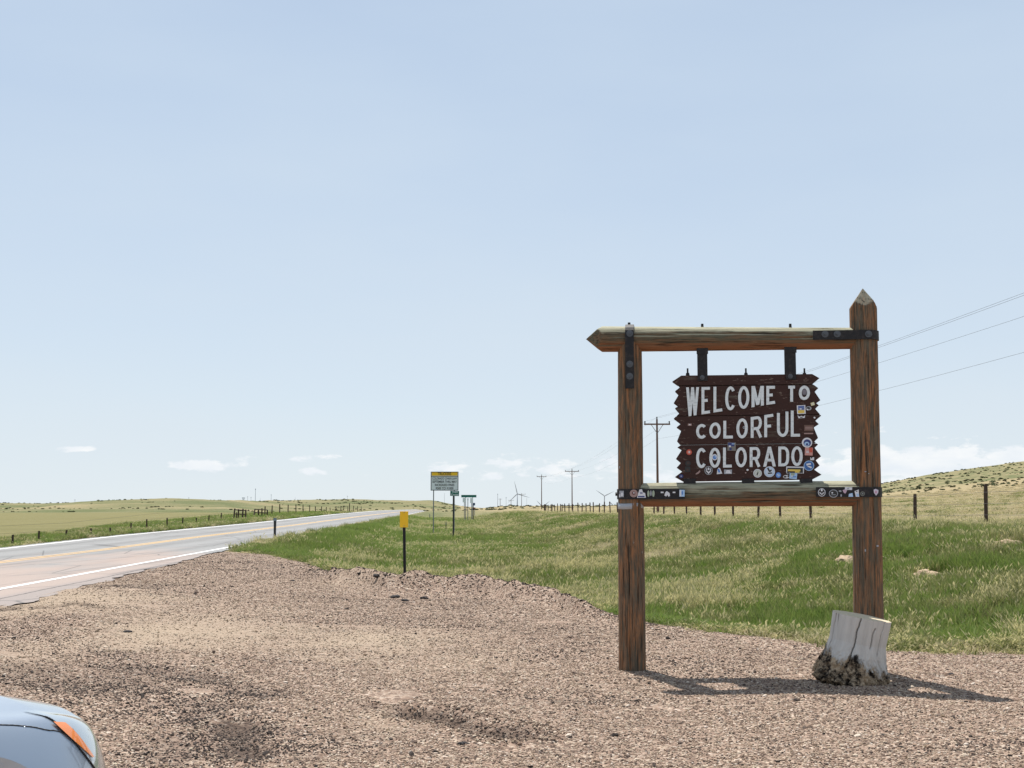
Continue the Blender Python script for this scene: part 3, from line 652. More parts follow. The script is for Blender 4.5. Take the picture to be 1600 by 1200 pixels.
def wrap_path(xc, r, xend, side):
    pts = [(xend, -r), ((xend + xc) / 2, -r)] ; N_ = 14
    for i in range(N_ + 1):
        t = PI * i / N_; pts.append((xc + side * math.sin(t) * r, -math.cos(t) * r))
    pts += [((xend + xc) / 2, r), (xend, r)]
    return pts if side > 0 else pts
def bolt(x, y, z, parent, r=.023):
    mb = MB(); mb.tube((x, y, z), (x, y - .016, z), r, r * .92, 6); mb.tube((x, y + .002, z), (x, y - .003, z), r * 1.5, r * 1.5, 12); mb.tube((x, y - .016, z), (x, y - .026, z), r * .5, r * .45, 8)
    return mb.build('bolt', M_bolt, parent)
def zband(px, pyt, pyb, off): return SG(px, pyb, off)[1], SG(px, pyt, off)[1]
# lower left, lower right, upper right bands (round the posts), upper left band (over the beam)
st = []
z0, z1 = zband(985, 764, 780, RF); xe = SG(1070, 771, RF)[0]; s1 = strap_plan(wrap_path(SG(986, 771)[0], RF, xe, -1), z0, z1, 'iron_strap'); s1['label'] = 'lower left iron strap covered in stickers'
z0, z1 = zband(1350, 761, 776.5, RF); xe = SG(1275, 770, RF)[0]; s2 = strap_plan(wrap_path(SG(1353.5, 769)[0], RF, xe, 1), z0, z1, 'iron_strap'); s2['label'] = 'lower right iron strap covered in stickers'
z0, z1 = zband(1345, 515.5, 530, RF); xe = SG(1270, 523, RF)[0]; s3 = strap_plan(wrap_path(SG(1349, 523)[0], RF - .002, xe, 1), z0, z1, 'iron_strap')
for (px, py) in ((1289, 522), (1308, 522), (1357, 522)):
    x, z = SG(px, py, RF); bolt(x, -RF - .008, z, s3)
for px, s_ in ((966, s1), (1373, s2), (1368, s3)):
    py = 772 if s_ is not s3 else 524
    x, z = SG(px, py, .02); mb = MB(); q = 1 if px > 1200 else -1; mb.tube((x, 0, z), (x + q * .03, 0, z), .02, .018, 6); mb.build('bolt', M_iron, s_)
# strap draped over the beam at the left post
xa, _ = SG(977, 560, RF); xb, _ = SG(990.5, 560, RF); zb_ = SG(984, 607, RF)[1]; zc_ = SG(984, 530)[1]
pts = [(-RF, zb_), (-RF, zc_ - .05)] + [(-math.cos(t) * RF, zc_ + math.sin(t) * RF) for t in np.linspace(.0, PI, 13)] + [(RF, zc_ - .05), (RF, zb_)]
vs = []; fs = []
for i, (y, z) in enumerate(pts):
    d = Vector((y, max(z - zc_, 0))); d = d.normalized() * .010 if d.length > 0 else d
    vs += [(xa, y, z), (xb, y, z), (xa, y + d.x, z + d.y), (xb, y + d.x, z + d.y)]
for i in range(len(pts) - 1):
    a_, b_ = 4 * i, 4 * i + 4; fs += [(a_, a_ + 1, b_ + 1, b_), (a_ + 2, b_ + 2, b_ + 3, a_ + 3), (a_, b_, b_ + 2, a_ + 2), (a_ + 1, a_ + 3, b_ + 3, b_ + 1)]
fs += [(0, 2, 3, 1), tuple(len(vs) - 4 + k for k in (0, 1, 3, 2))]
mb = MB(); mb.add(vs, fs); s4 = mb.build('iron_strap', M_iron, frame); s4['label'] = 'upright iron strap over the beam at the left post'
for py in (521, 569, 588): x, z = SG(984, py, RF); bolt(x, -RF - .008, z, s4)
x, z = SG(983, 509); mb = MB(); mb.tube((x, 0, zc_ + RF), (x, 0, zc_ + RF + .03), .016, .014, 6); mb.build('bolt', M_iron, s4)
# band of grey tape on the left post
z0, z1 = zband(986, 785, 794, RF); xc = SG(986, 790)[0]; mb = MB(); vs = []; 
for i in range(28):
    t = 2 * PI * i / 28
    for (zz, r_) in ((z0, .122), (z1, .122), (z1, .1330), (z0, .1330)): vs.append((xc + math.cos(t) * r_, math.sin(t) * r_, zz + .012 * math.sin(t * 1.0 + .6)))
fs = [(4 * i + a, 4 * i + (a + 1) % 4, 4 * ((i + 1) % 28) + (a + 1) % 4, 4 * ((i + 1) % 28) + a) for i in range(28) for a in range(4)]
mb.add(vs, fs); mb.build('tape_band', mat('grey_tape', (.36, .38, .42), .45), frame, smooth=True)
# hangers between upper beam and board
BT = .045       # half thickness of the board
def hanger(pxa, pxb, pyt, pyb, ox):
    x0, zt = SG(pxa, pyt, BT); x1, _ = SG(pxb, pyt, BT); _, z0 = SG(pxa, pyb, BT)
    mb = MB(); mb.box(((x0 + x1) / 2, -BT - .008, (zt + .03 + z0) / 2), ((x1 - x0) / 2, .006, (zt + .03 - z0) / 2)); mb.box(((x0 + x1) / 2, BT + .008, (zt + .03 + z0) / 2), ((x1 - x0) / 2, .006, (zt + .03 - z0) / 2))
    mb.box(((x0 + x1) / 2, -BT - .017, zt - .02), ((x1 - x0) / 2 + .008, .003, .03))
    h = mb.build('hanger', M_iron, frame, bevel=.002)
    x, z = SG((pxa + pxb) / 2, pyb - 5.5, BT); bolt(x, -BT - .013, z, h, .016)
    x, z = SG((pxa + pxb) / 2, 509); mb = MB(); mb.tube((x, 0, z - .03), (x, 0, z + .02), .015, .013, 6); mb.build('bolt', M_iron, h)
hanger(1089.5, 1105, 546, 595.5, 0); hanger(1226.5, 1243, 544, 593.5, 0)
for (a_, b_) in ((1068, 1087), (1159.5, 1178), (1250, 1268.5)):
    x0, z0 = SG(a_, 757, 0); x1, z1 = SG(b_, 748.2, 0); MB().box(((x0 + x1) / 2, 0, (z0 + z1) / 2), ((x1 - x0) / 2, .055, (z1 - z0) / 2)).build('spacer_block', M_iron, frame, bevel=.003)

# --- the board (its own thing, hung in the frame); pixel data on its front face
K6 = 6.154
def cb(cx, cy): return (1040 + cx / K6, 560 + cy / K6)
def BL(cx, cy, off=BT):
    return SG(*cb(cx, cy), off)
board = empty('sign_board', A2, RZ, 'dark brown zigzag ended plank board reading WELCOME TO COLORFUL COLORADO, dotted with stickers', 'sign')
left = [(150,165),(65,222),(140,275),(90,315),(125,350),(78,428),(120,460),(90,478),(132,528),(78,578),(145,630),(105,662),(150,695),(110,795),(145,835),(115,855),(155,880),(100,965),(147,1005),(107,1050),(160,1088),(90,1140),(170,1185)]
right = [(1410,150),(1480,190),(1415,245),(1470,285),(1435,320),(1490,402),(1450,430),(1475,450),(1440,485),(1497,550),(1440,600),(1475,632),(1425,665),(1467,765),(1430,800),(1467,828),(1433,860),(1495,942),(1445,980),(1482,1030),(1430,1070),(1500,1118),(1410,1165)]
def lerp_edge(E, y):
    ys = [p[1] for p in E]; xs = [p[0] for p in E]; return float(np.interp(y, ys, xs))
joinL = [165, 262, 555, 832, 1185]; joinR = [150, 250, 541, 815, 1165]
for i in range(4):
    g = 2.2
    yl0 = joinL[i] + (g if i else 0); yl1 = joinL[i + 1] - (g if i < 3 else 0); yr0 = joinR[i] + (g if i else 0); yr1 = joinR[i + 1] - (g if i < 3 else 0)
    pl = [(lerp_edge(left, yl0), yl0)] + [p for p in left if yl0 < p[1] < yl1] + [(lerp_edge(left, yl1), yl1)]
    pr_ = [(lerp_edge(right, yr0), yr0)] + [p for p in right if yr0 < p[1] < yr1] + [(lerp_edge(right, yr1), yr1)]
    poly = [BL(*p) for p in pl] + [BL(*p) for p in pr_[::-1]]
    dy = (0, .004, -.003, .002)[i]
    MB().prism(poly, -BT + dy, BT).build('plank', M_board, board, bevel=.005)
# thin splits in the wide planks: dark strips are real recess shadows of narrow battens left out; keep as slivers proud of nothing
SW = 27.5
def ribbon(mb, pts, w, y0, y1, closed=False, fn=None):
    n = len(pts); L_ = []; R_ = []
    for i in range(n):
        p = Vector(pts[i])
        if closed: a = Vector(pts[i - 1]); b = Vector(pts[(i + 1) % n])
        else: a = Vector(pts[max(i - 1, 0)]); b = Vector(pts[min(i + 1, n - 1)])
        d1 = (p - a); d2 = (b - p)
        d1 = d1.normalized() if d1.length > 1e-6 else d2.normalized(); d2 = d2.normalized() if d2.length > 1e-6 else d1
        n1 = Vector((-d1.y, d1.x)); n2 = Vector((-d2.y, d2.x)); m = (n1 + n2); m.normalize(); k = w / 2 / max(.45, m.dot(n1))
        L_.append(p + m * k); R_.append(p - m * k)
    vs = []
    for l, r in zip(L_, R_):
        for q in (l, r):
            x, z = BL(q.x, q.y); vs.append((x, y0, z)); vs.append((x, y1, z))
    fs = []; m_ = n if closed else n - 1
    for i in range(m_):
        a = 4 * i; b = 4 * ((i + 1) % n)
        fs += [(a + 1, b + 1, b + 3, a + 3), (a, a + 2, b + 2, b), (a, b, b + 1, a + 1), (a + 2, a + 3, b + 3, b + 2)]
    if not closed: fs += [(0, 1, 3, 2), (4 * n - 4, 4 * n - 2, 4 * n - 1, 4 * n - 3)]
    mb.add(vs, fs)
def ell(a0, a1, n=20, cx=.5, cy=.5, rx=.5, ry=.5): return [(cx + rx * math.cos(a), cy - ry * math.sin(a)) for a in np.linspace(a0, a1, n)]
def glyph(ch):
    """strokes in a unit box, y down; centre lines"""
    if ch == 'O': return [(ell(0, 2 * PI, 29)[:-1], True)]
    if ch == 'C': return [(ell(.75, 2 * PI - .75, 24), False)]
    if ch == 'L': return [([(0, 0), (0, 1), (1, 1)], False)]
    if ch == 'E': return [([(1, 0), (0, 0), (0, 1), (1, 1)], False), ([(0, .5), (.68, .5)], False)]
    if ch == 'F': return [([(1, 0), (0, 0), (0, 1)], False), ([(0, .48), (.7, .48)], False)]
    if ch == 'T': return [([(0, 0), (1, 0)], False), ([(.5, 0), (.5, 1)], False)]
    if ch == 'W': return [([(0, 0), (.22, 1), (.5, 0), (.78, 1), (1, 0)], False)]
    if ch == 'M': return [([(0, 1), (0, 0), (.5, .95), (1, 0), (1, 1)], False)]
    if ch == 'A': return [([(0, 1), (.5, 0), (1, 1)], False), ([(.22, .68), (.78, .68)], False)]
    if ch == 'U': return [([(0, 0), (0, .72)] + [(.5 - .5 * math.cos(a), .72 + .28 * math.sin(a)) for a in np.linspace(.2, PI - .2, 12)] + [(1, .72), (1, 0)], False)]
    if ch == 'D': return [([(0, 0), (.5, 0)] + [(.5 + .5 * math.sin(a), .35 - .35 * math.cos(a)) for a in np.linspace(.3, PI / 2, 6)] + [(.5 + .5 * math.cos(a), .65 + .35 * math.sin(a)) for a in np.linspace(0, PI / 2 - .3, 6)] + [(.5, 1), (0, 1)], True)]
    if ch == 'R': return [([(0, 1), (0, 0), (.55, 0)] + [(.6 + .36 * math.sin(a), .27 - .27 * math.cos(a)) for a in np.linspace(.25, PI - .25, 10)] + [(.55, .54), (0, .54)], False), ([(.55, .54), (1, 1)], False)]
rows = [([('W',193,325),('E',345,440),('L',460,558),('C',573,675),('O',697,805),('M',825,945),('E',968,1065),('T',1165,1257),('O',1280,1387)],
         ([200,700,1340],[280,268,262]), ([220,400,520,620,750,885,1015,1215,1335],[557,532,511,500,485,462,440,417,400])),
        ([('C',293,400),('O',420,530),('L',555,660),('O',680,790),('R',818,928),('F',948,1048),('U',1070,1180),('L',1203,1305)],
         ([340,475,570,735,860,990,1120,1215],[632,617,600,578,560,540,520,503]), ([340,735,990,1300],[773,769,757,752])),
        ([('C',293,397),('O',420,527),('L',552,650),('O',670,780),('R',808,912),('A',937,1060),('D',1083,1187),('O',1208,1317)],
         ([340,1260],[862,845]), ([340,1260],[1055,1035]))]
lay = 0
for chars, (tx, ty), (bx, by) in rows:
    for ch, x0, x1 in chars:
        mb = MB()
        if ch in 'WMA':
            w_ = SW * .56; X0 = x0 + w_; XW = x1 - x0 - 2 * w_
            segs = {'W': [((.02, 0), (.26, 1)), ((.5, 0), (.26, 1)), ((.5, 0), (.74, 1)), ((.98, 0), (.74, 1))], 'M': [((0, 0), (0, 1)), ((.04, 0), (.5, .93)), ((.96, 0), (.5, .93)), ((1, 0), (1, 1))], 'A': [((.5, 0), (0, 1)), ((.5, 0), (1, 1)), None]}[ch]
            for si, sgm in enumerate(segs):
                if sgm is None:
                    q = [(X0 + .2 * XW, .60), (X0 + .8 * XW, .60), (X0 + .86 * XW, .74), (X0 + .14 * XW, .74)]
                else:
                    (ua, va), (ub, vb) = sgm; k_ = w_ * (.86 if ch == 'W' else .95); q = [(X0 + ua * XW - k_, va), (X0 + ua * XW + k_, va), (X0 + ub * XW + k_, vb), (X0 + ub * XW - k_, vb)]
                pts_ = []
                for X_, v_ in q:
                    T_ = np.interp(X_, tx, ty); B_ = np.interp(X_, bx, by); pts_.append(BL(X_, T_ + v_ * (B_ - T_)))
                mb.prism(pts_, -BT - .011 - .0009 * si, -BT - .002)
            mb.build('letter', M_letter, board); continue
        for si, (st_, closed) in enumerate(glyph(ch)):
            h = SW / 2; P_ = []
            w_ = SW * (.92 if ch in 'WM' else 1)
            if ch == 'O': pass
            for (gx_, gy_) in st_:
                X_ = x0 + h + gx_ * (x1 - x0 - 2 * h); T_ = np.interp(X_, tx, ty); B_ = np.interp(X_, bx, by)
                e0 = h if ch in 'OC' or (gy_ < .02 and ch in 'EFTDR') else (h if ch in 'EFDRT' else 0); e1 = h if ch in 'OCELDU' else 0
                P_.append((X_, T_ + e0 + gy_ * (B_ - T_ - e0 - e1)))
            ribbon(mb, P_, w_, -BT - .002, -BT - .011 - .0011 * si, closed)
        mb.build('letter', M_letter, board); lay += 1
# dented dark spot in the last O of the first row: a missing knot, plus eye bolts
for px in (1074.5, 1165.5, 1257):
    x, z = SG(px, 586, 0); x2, z2 = SG(px, 575.5, 0); mb = MB(); mb.tube((x, 0, z - .02), (x, 0, z2), .009, .009, 8); mb.tube((x, 0, z - .01), (x, 0, z + .022), .022, .016, 8); mb.build('threaded_rod', M_iron, board)
# --- stickers
SM = {}
def sm(c):
    if c not in SM: SM[c] = mat('sticker_%d' % len(SM), c, .45)
    return SM[c]
WH = (.72, .74, .78); NV = (.03, .05, .20); BLU = (.10, .25, .62); RED = (.55, .09, .05); PK = (.60, .30, .26); GR = (.35, .42, .32); YE = (.75, .55, .10); BK = (.02, .02, .02); GY = (.36, .38, .42); LB = (.40, .60, .85); BR = (.36, .24, .22)
def disc(cx, cy, rx, ry, n=22, a0=0): return [(cx + rx * math.cos(a0 + 2 * PI * i / n), cy + ry * math.sin(a0 + 2 * PI * i / n)) for i in range(n)]
def rect(cx, cy, w, h, rot=0):
    c, s = math.cos(rot), math.sin(rot); return [(cx + c * x - s * y, cy + s * x + c * y) for x, y in ((-w, -h), (w, -h), (w, h), (-w, h))]
def sticker(shapes, parent, off, conv):
    """shapes: [(polygon, colour)], first is the backing; further ones are print laid on it"""
    base = None
    for i, (poly, c) in enumerate(shapes):
        y = -off - .0012 - .0009 * i; pts = [conv(*p) for p in poly]
        mb = MB(); mb.prism(pts, y, y + .0008)
        o = mb.build('sticker' if i == 0 else 'print', sm(c), base or parent)
        if i == 0: base = o
    return base
bo = BT + .004
def bs(*shapes): return sticker(list(shapes), board, bo, lambda x, y: BL(x, y, bo))
bs((disc(1360, 810, 50, 48), WH), (disc(1362, 812, 36, 34), NV), (disc(1358, 822, 24, 20), LB), (disc(1360, 826, 12, 11), NV))
bs((rect(1377, 895, 38, 38, .04), PK), (rect(1395, 882, 17, 22), RED), (rect(1365, 905, 15, 3), WH), (rect(1365, 893, 15, 3), WH))
bs((disc(1378, 1032, 50, 49), LB), (disc(1378, 1032, 44, 43), (.04, .14, .40)), (rect(1375, 1018, 22, 9, -.2), WH), (rect(1385, 1042, 20, 8, .5), WH), (disc(1378, 1030, 6, 6), NV))
bs((rect(1410, 965, 18, 14), WH), (disc(1404, 955, 7, 8), BK))
bs((rect(1245, 1072, 85, 32, .02), WH), (rect(1245, 1076, 76, 24, .02), BK), (rect(1235, 1076, 60, 9, .02), YE), (rect(1265, 1092, 22, 7), YE))
bs((rect(1228, 1125, 36, 34, .1), LB), (rect(1222, 1115, 18, 12), GR), (rect(1232, 1138, 24, 5), BLU), (disc(1215, 1132, 8, 8), WH))
bs((disc(1160, 1138, 30, 16), WH), (disc(1150, 1138, 14, 9), BK), (rect(1180, 1135, 8, 7), BK))
bs((disc(1175, 1100, 12, 16), GY), (disc(1178, 1104, 6, 8), BK))
bs((disc(1084, 1122, 26, 27), BLU), (disc(1084, 1122, 18, 19), (.22, .42, .80)), (rect(1084, 1122, 12, 3, .5), WH))
bs((disc(999, 1090, 53, 52), WH), (disc(999, 1090, 47, 46), LB), (disc(999, 1090, 40, 39), (.60, .70, .82)), (rect(992, 1072, 8, 22, -.5), BK), (rect(1004, 1104, 20, 6, -.1), BK), (rect(1010, 1080, 6, 12, .7), BK))
bs((disc(884, 1105, 41, 41), WH), (disc(884, 1105, 33, 33), GR), (disc(884, 1105, 29, 29), (.58, .62, .58)), (rect(884, 1105, 5, 18, .3), BK), (disc(890, 1094, 6, 7), GR))
bs((disc(788, 1072, 11, 9), WH)); bs((disc(770, 1100, 8, 6), BR))
bs((rect(600, 1090, 38, 21, 0), GY), ([(575, 1105), (590, 1070), (612, 1070), (630, 1105)], WH), (rect(600, 1066, 12, 6), BK))
bs(([(497, 1070), (510, 1050), (524, 1056), (545, 1108), (492, 1114)], WH), (rect(512, 1080, 9, 18, -.3), BLU))
bs((disc(413, 1078, 39, 42), GY), (disc(413, 1078, 33, 36), BK), ([(385, 1080), (395, 1075), (413, 1092), (431, 1075), (441, 1080), (413, 1112)], WH), (disc(413, 1062, 8, 13), WH), (disc(395, 1066, 5, 8), WH), (disc(431, 1066, 5, 8), WH))
bs((disc(472, 950, 27, 30), WH), (disc(472, 952, 18, 19), BLU), (rect(478, 946, 7, 7), LB))
bs((rect(635, 848, 40, 40, .03), (.20, .19, .17)), (rect(630, 828, 30, 17), NV), (rect(650, 822, 14, 4), LB), (rect(618, 845, 10, 8), WH), (disc(625, 870, 12, 12), NV))
bs((disc(226, 902, 27, 27), RED), (disc(226, 902, 15, 15), (.70, .30, .24)), (disc(228, 900, 6, 7), WH))
bs(([(288, 1108), (315, 1088), (330, 1072), (334, 1090), (318, 1108), (292, 1118)], BR))
bs((disc(150, 1133, 20, 18), NV), (disc(150, 1133, 7, 7), GY)); bs((disc(755, 664, 13, 13), GY), (disc(752, 664, 5, 5), BK)); bs((rect(232, 637, 18, 10), BR), (rect(232, 637, 8, 4), WH))
bs((rect(1304, 492, 41, 42, -.05), WH), (rect(1304, 476, 30, 20, -.05), (.10, .16, .38)), (rect(1304, 512, 30, 14, -.05), YE), (disc(1298, 486, 12, 6), WH))
bs((disc(1375, 480, 28, 20), GY), (disc(1372, 478, 18, 11), BK), (disc(1365, 492, 8, 8), WH)); bs((rect(1414, 438, 18, 15, -.3), (.70, .66, .40)), (disc(1416, 438, 8, 6), WH))
bs(([(1268, 545), (1285, 560), (1305, 552), (1325, 560), (1342, 545), (1338, 572), (1278, 576)], WH), (rect(1305, 566, 12, 4), BK))
bs((disc(1432, 570, 9, 9), WH)); bs((rect(1378, 670, 46, 30), (.14, .075, .055)), (rect(1378, 662, 36, 4), BR), (rect(1378, 678, 36, 4), BR)); bs((rect(1375, 722, 44, 6), BR))
bs((disc(215, 1010, 27, 26), BK), (disc(218, 1006, 14, 13), (.05, .025, .02)))
bs((rect(212, 1066, 26, 26), BK), (rect(212, 1072, 10, 12), (.05, .025, .02)))
bs((disc(1335, 318, 28, 36), (.13, .12, .14)), (disc(1335, 322, 18, 24), (.20, .18, .21)))
# on the straps
def fs_(par, *shapes): return sticker(list(shapes), par, RF + .0125, lambda x, y: SG(x, y, RF + .0125))
def L5(x, y): return (960 + x / 13.333, 750 + y / 13.333)
def L6(x, y): return (1260 + x / 12.308, 745 + y / 12.308)
def cvt(fn, poly): return [fn(*p) for p in poly]
for par, fn, shapes in ((s1, L5, [(rect(150, 290, 45, 65, .0), GY), (disc(160, 300, 24, 38), WH), (rect(110, 330, 12, 30), WH)]), (s1, L5, [(disc(402, 280, 84, 82), BR), (disc(402, 275, 36, 36), (.16, .07, .06)), (disc(405, 268, 12, 16), WH)]),
        (s1, L5, [([(520, 200), (570, 190), (600, 260), (640, 270), (655, 370), (470, 370), (490, 300)], WH), (rect(560, 345, 70, 14), NV), (rect(560, 270, 26, 16), (.20, .22, .34))]),
        (s1, L5, [(disc(708, 285, 24, 68), GR)]), (s1, L5, [(disc(760, 275, 16, 60), GY)]), (s1, L5, [(disc(812, 285, 26, 68), GR)]),
        (s1, L5, [(rect(995, 258, 30, 15), WH)]), (s1, L5, [([(1040, 320), (1060, 260), (1090, 230), (1150, 270), (1160, 330), (1125, 350), (1105, 310), (1080, 345)], WH)]), (s1, L5, [(rect(1242, 258, 28, 14), WH)]),
        (s1, L5, [(rect(1408, 275, 55, 72, .02), LB), (rect(1375, 275, 18, 66), WH), (disc(1415, 270, 16, 40), BLU)]),
        (s2, L6, [(disc(295, 300, 72, 78), WH), (disc(295, 300, 60, 66), BK), (disc(295, 258, 18, 22), WH), ([(240, 300), (270, 300), (295, 330), (325, 300), (352, 300), (295, 350)], WH)]),
        (s2, L6, [(disc(520, 322, 88, 78), GY), (disc(520, 322, 74, 64), BK), (disc(497, 308, 17, 15), WH), (rect(520, 345, 40, 6), GY)]), (s2, L6, [(disc(648, 275, 28, 16), GY)]), (s2, L6, [(disc(668, 358, 14, 26), GY)]),
        (s2, L6, [([(695, 260), (735, 240), (785, 255), (755, 320), (725, 315)], (.55, .40, .50))]), (s2, L6, [(rect(810, 225, 70, 26, .05), WH), (rect(800, 225, 22, 10), GY)]),
        (s2, L6, [([(810, 385), (815, 330), (885, 310), (900, 385)], LB), (rect(852, 350, 22, 9), WH)]), (s2, L6, [([(925, 275), (1005, 245), (1015, 385), (950, 385)], WH), (rect(985, 350, 22, 26), LB), (rect(965, 280, 14, 8), BK)]),
        (s2, L6, [(disc(1080, 325, 45, 44), (.18, .19, .17)), (disc(1080, 325, 32, 31), (.06, .07, .06)), (disc(1082, 325, 10, 10), GY)]), (s2, L6, [([(1292, 250), (1330, 232), (1385, 255), (1380, 310), (1340, 362), (1300, 310)], (.66, .60, .70)), (disc(1338, 295, 18, 28), (.55, .30, .42))])):
    fs_(par, *[(cvt(fn, p), c) for p, c in shapes])
# small torn bits of sticker on the posts
for (px, py, w, h) in ((1352, 737, 2.6, 1.2), (1357, 740, 1.6, 1.0), (1352, 860, 1.6, 3.4), (1371, 853, 3.0, 2.4), (968, 730, 1.0, 3.5)):
    x, z = SG(px, py, .13); dxc = x - (xR if px > 1200 else xL); yy = -math.sqrt(max(.138 ** 2 - dxc ** 2, .0001)) - .010
    MB().box((x, yy, z), (w / 150 / 2, .002, h / 150 / 2), Matrix.Rotation(math.asin(max(-1, min(1, dxc / .15))), 3, 'Z')).build('torn_sticker', sm(GY), frame)

# ------------------------------------------------------------------ stump
def m_stump():
    k = MT('bleached_stump_wood', .85, spec=.2); v = k.attr('lco', 'Vector'); st = k.scale(v, (1, 1, .1)); n1 = k.noise(st, 22, 6, .7)
    up = k.mix(k.attr('crk'), k.mix(n1, (.40, .38, .35), (.76, .73, .68)), (.03, .025, .02)); z = N(k.t, 'ShaderNodeSeparateXYZ'); k.lk(v, z.inputs[0])
    rot_ = k.mix(k.ramp(k.noise(v, 9, 7, .78), [(.44, 0), (.56, 1)]), (.016, .011, .008), (.48, .36, .24))
    lim = k.math('ADD', k.math('ADD', z.outputs[2], k.math('MULTIPLY', z.outputs[0], .16)), k.math('MULTIPLY', k.math('SUBTRACT', k.noise(k.scale(v, (1, 1, .4)), 7, 6, .7), .5), .62))
    f = k.ramp(lim, [(.19, 1), (.25, 0)]); k.bump(k.math('ADD', n1, k.math('MULTIPLY', f, k.noise(v, 30, 5, .8))), .8, .015)
    cr = k.ramp(k.noise(k.scale(v, (1, 1, .04)), 13, 2, .4), [(.27, 1), (.30, 0)])
    return k.col(k.mix(f, k.mix(cr, up, (.05, .04, .035)), rot_))
M_stump = m_stump(); M_cut = MT('cut_face', .85); M_cut.col(M_cut.mix(M_cut.noise(M_cut.scale(M_cut.obj(), (1, 1, 1)), 30, 4), (.42, .34, .22), (.66, .56, .40))); M_cut = M_cut.m
sp = at(1328, 1062, 12.02); stump = empty('tree_stump', (sp.x, 12.02, float(lot_z(np.array([sp.x]), np.array([12.02]))[0]) - .01), 0, 'pale bleached tree stump with a rotten dark base leaning on the right post', 'stump')
stump.rotation_euler = (math.radians(3), math.radians(10.5), 0)
nx, ny = 260, 110; th = np.linspace(0, 2 * PI, nx, endpoint=False); s = np.linspace(0, 1, ny); ss, tt = np.meshgrid(s, th, indexing='ij'); H = .62
R = np.interp(ss, [0, .06, .18, .4, .62, 1], [.285, .335, .325, .275, .252, .262])
R = R * (1 + .035 * np.sin(2 * tt + 1) + .02 * np.sin(5 * tt + 2)); bz = np.exp(-(ss / .38) ** 3)
cxn = np.cos(tt) * 3 + 20; cyn = np.sin(tt) * 3 + 20
R = R + bz * ((vnoise(cxn + ss * 1.5, cyn + ss * 3, .42, 101, 5) - .5) * .17 + (vnoise(cxn * 2, cyn * 2 + ss * 14, .35, 102, 4) - .5) * .055)
R = R - .02 * np.maximum(0, np.cos(tt * 5 + 1)) * S((.5 - ss) / .5)
CK = 0 * R
for c, a, b in ((-1.95, .2, 1.1), (-.95, .45, 1.1), (-2.9, .3, 1), (.6, .3, 1.1), (2.2, .3, 1.1), (-1.35, .55, .9)):
    cc = c + .25 * (ss - .5) + .12 * (vnoise(ss * 3, 0 * ss, .3, 103) - .5); dl = np.abs((tt - cc + PI) % (2 * PI) - PI); R = R - .035 * S((ss - a) / .08) * S((b - ss) / .05) * np.exp(-(dl / .02) ** 2); CK = np.maximum(CK, S((ss - a) / .08) * np.exp(-(dl / .014) ** 2) * (ss < b))
zz = ss * H + .0 * tt
zz = zz - .06 * (1 - ss) * (vnoise(cxn, cyn, .5, 104, 3)) * bz
o = grid_mesh('trunk', np.cos(tt) * R, np.sin(tt) * R * .92, zz, M_stump, wrap=True); set_attr(o.data, 'lco', np.stack([np.cos(tt) * R, np.sin(tt) * R, zz], -1).reshape(-1, 3), 'FLOAT_VECTOR'); set_attr(o.data, 'crk', CK.ravel()); o.parent = stump
rim = [(math.cos(t) * r_, math.sin(t) * r_ * .92, H) for t, r_ in zip(th, R[-1])]
vs = rim + [(x * .93, y * .93, H + .004) for x, y, z in rim] + [(0, 0, H - .006)]
fs = [(i, (i + 1) % nx, nx + (i + 1) % nx, nx + i) for i in range(nx)] + [(nx + i, nx + (i + 1) % nx, 2 * nx) for i in range(nx)]
mesh_obj('cut_top', vs, fs, M_cut, stump)

# ------------------------------------------------------------------ text helper
def text_part(name, txt, size, x, z, y, m, parent, sx_=1.0, align='CENTER', width=None):
    c = bpy.data.curves.new(name, 'FONT'); c.body = txt; c.size = size; c.align_x = align; c.align_y = 'CENTER'; c.extrude = .001; c.offset = size * .022
    o = bpy.data.objects.new(name, c); COL.objects.link(o); dg = bpy.context.evaluated_depsgraph_get()
    me = bpy.data.meshes.new_from_object(o.evaluated_get(dg)); bpy.data.objects.remove(o); me.materials.clear(); me.materials.append(m)
    if width: xs_ = [v.co.x for v in me.vertices]; sx_ = width / (max(xs_) - min(xs_))
    me.transform(Matrix.Translation((x, y, z)) @ Matrix.Rotation(PI / 2, 4, 'X') @ Matrix.Scale(sx_, 4, (1, 0, 0)))
    q = bpy.data.objects.new(name, me); COL.objects.link(q); q.parent = parent; return q
def place(px, D): r = ray(px, 800); x = r.x * D / r.y; return x, D, gz(x, D)

# truckers sign
D = 90.; x0, _, z0 = place(677, D); k = D / F
sg = empty('roadside_sign', (x0, D, z0), math.radians(2), 'large yellow and white TRUCKERS chain law sign on two thin posts in the ditch', 'sign')
cx = (694.3 - 677) * k; zt = at(694, 737, D).z - z0; zb = at(694, 766.5, D).z - z0; hw = 21.6 * k; zy = at(694, 744.3, D).z - z0
MB().box((cx, 0, (zt + zb) / 2), (hw, .012, (zt - zb) / 2)).build('panel', M_signw, sg)
MB().box((cx, -.0145, (zt + zy) / 2), (hw - .07, .0015, (zt - zy) / 2 - .05)).build('header_panel', M_yel, sg)
mb = MB()
for (a_, b_, c_, d_) in ((0, zt - .025, hw, .025), (0, zb + .025, hw, .025), (-hw + .025, (zt + zb) / 2, .025, (zt - zb) / 2 - .05), (hw - .025, (zt + zb) / 2, .025, (zt - zb) / 2 - .05), (0, zy, hw - .05, .018)): mb.box((cx + a_, -.016, b_), (c_, .004, d_))
mb.build('border', M_blk, sg)
text_part('lettering', 'TRUCKERS', .27, cx, (zt + zy) / 2, -.018, M_blk, sg, width=hw * .95)
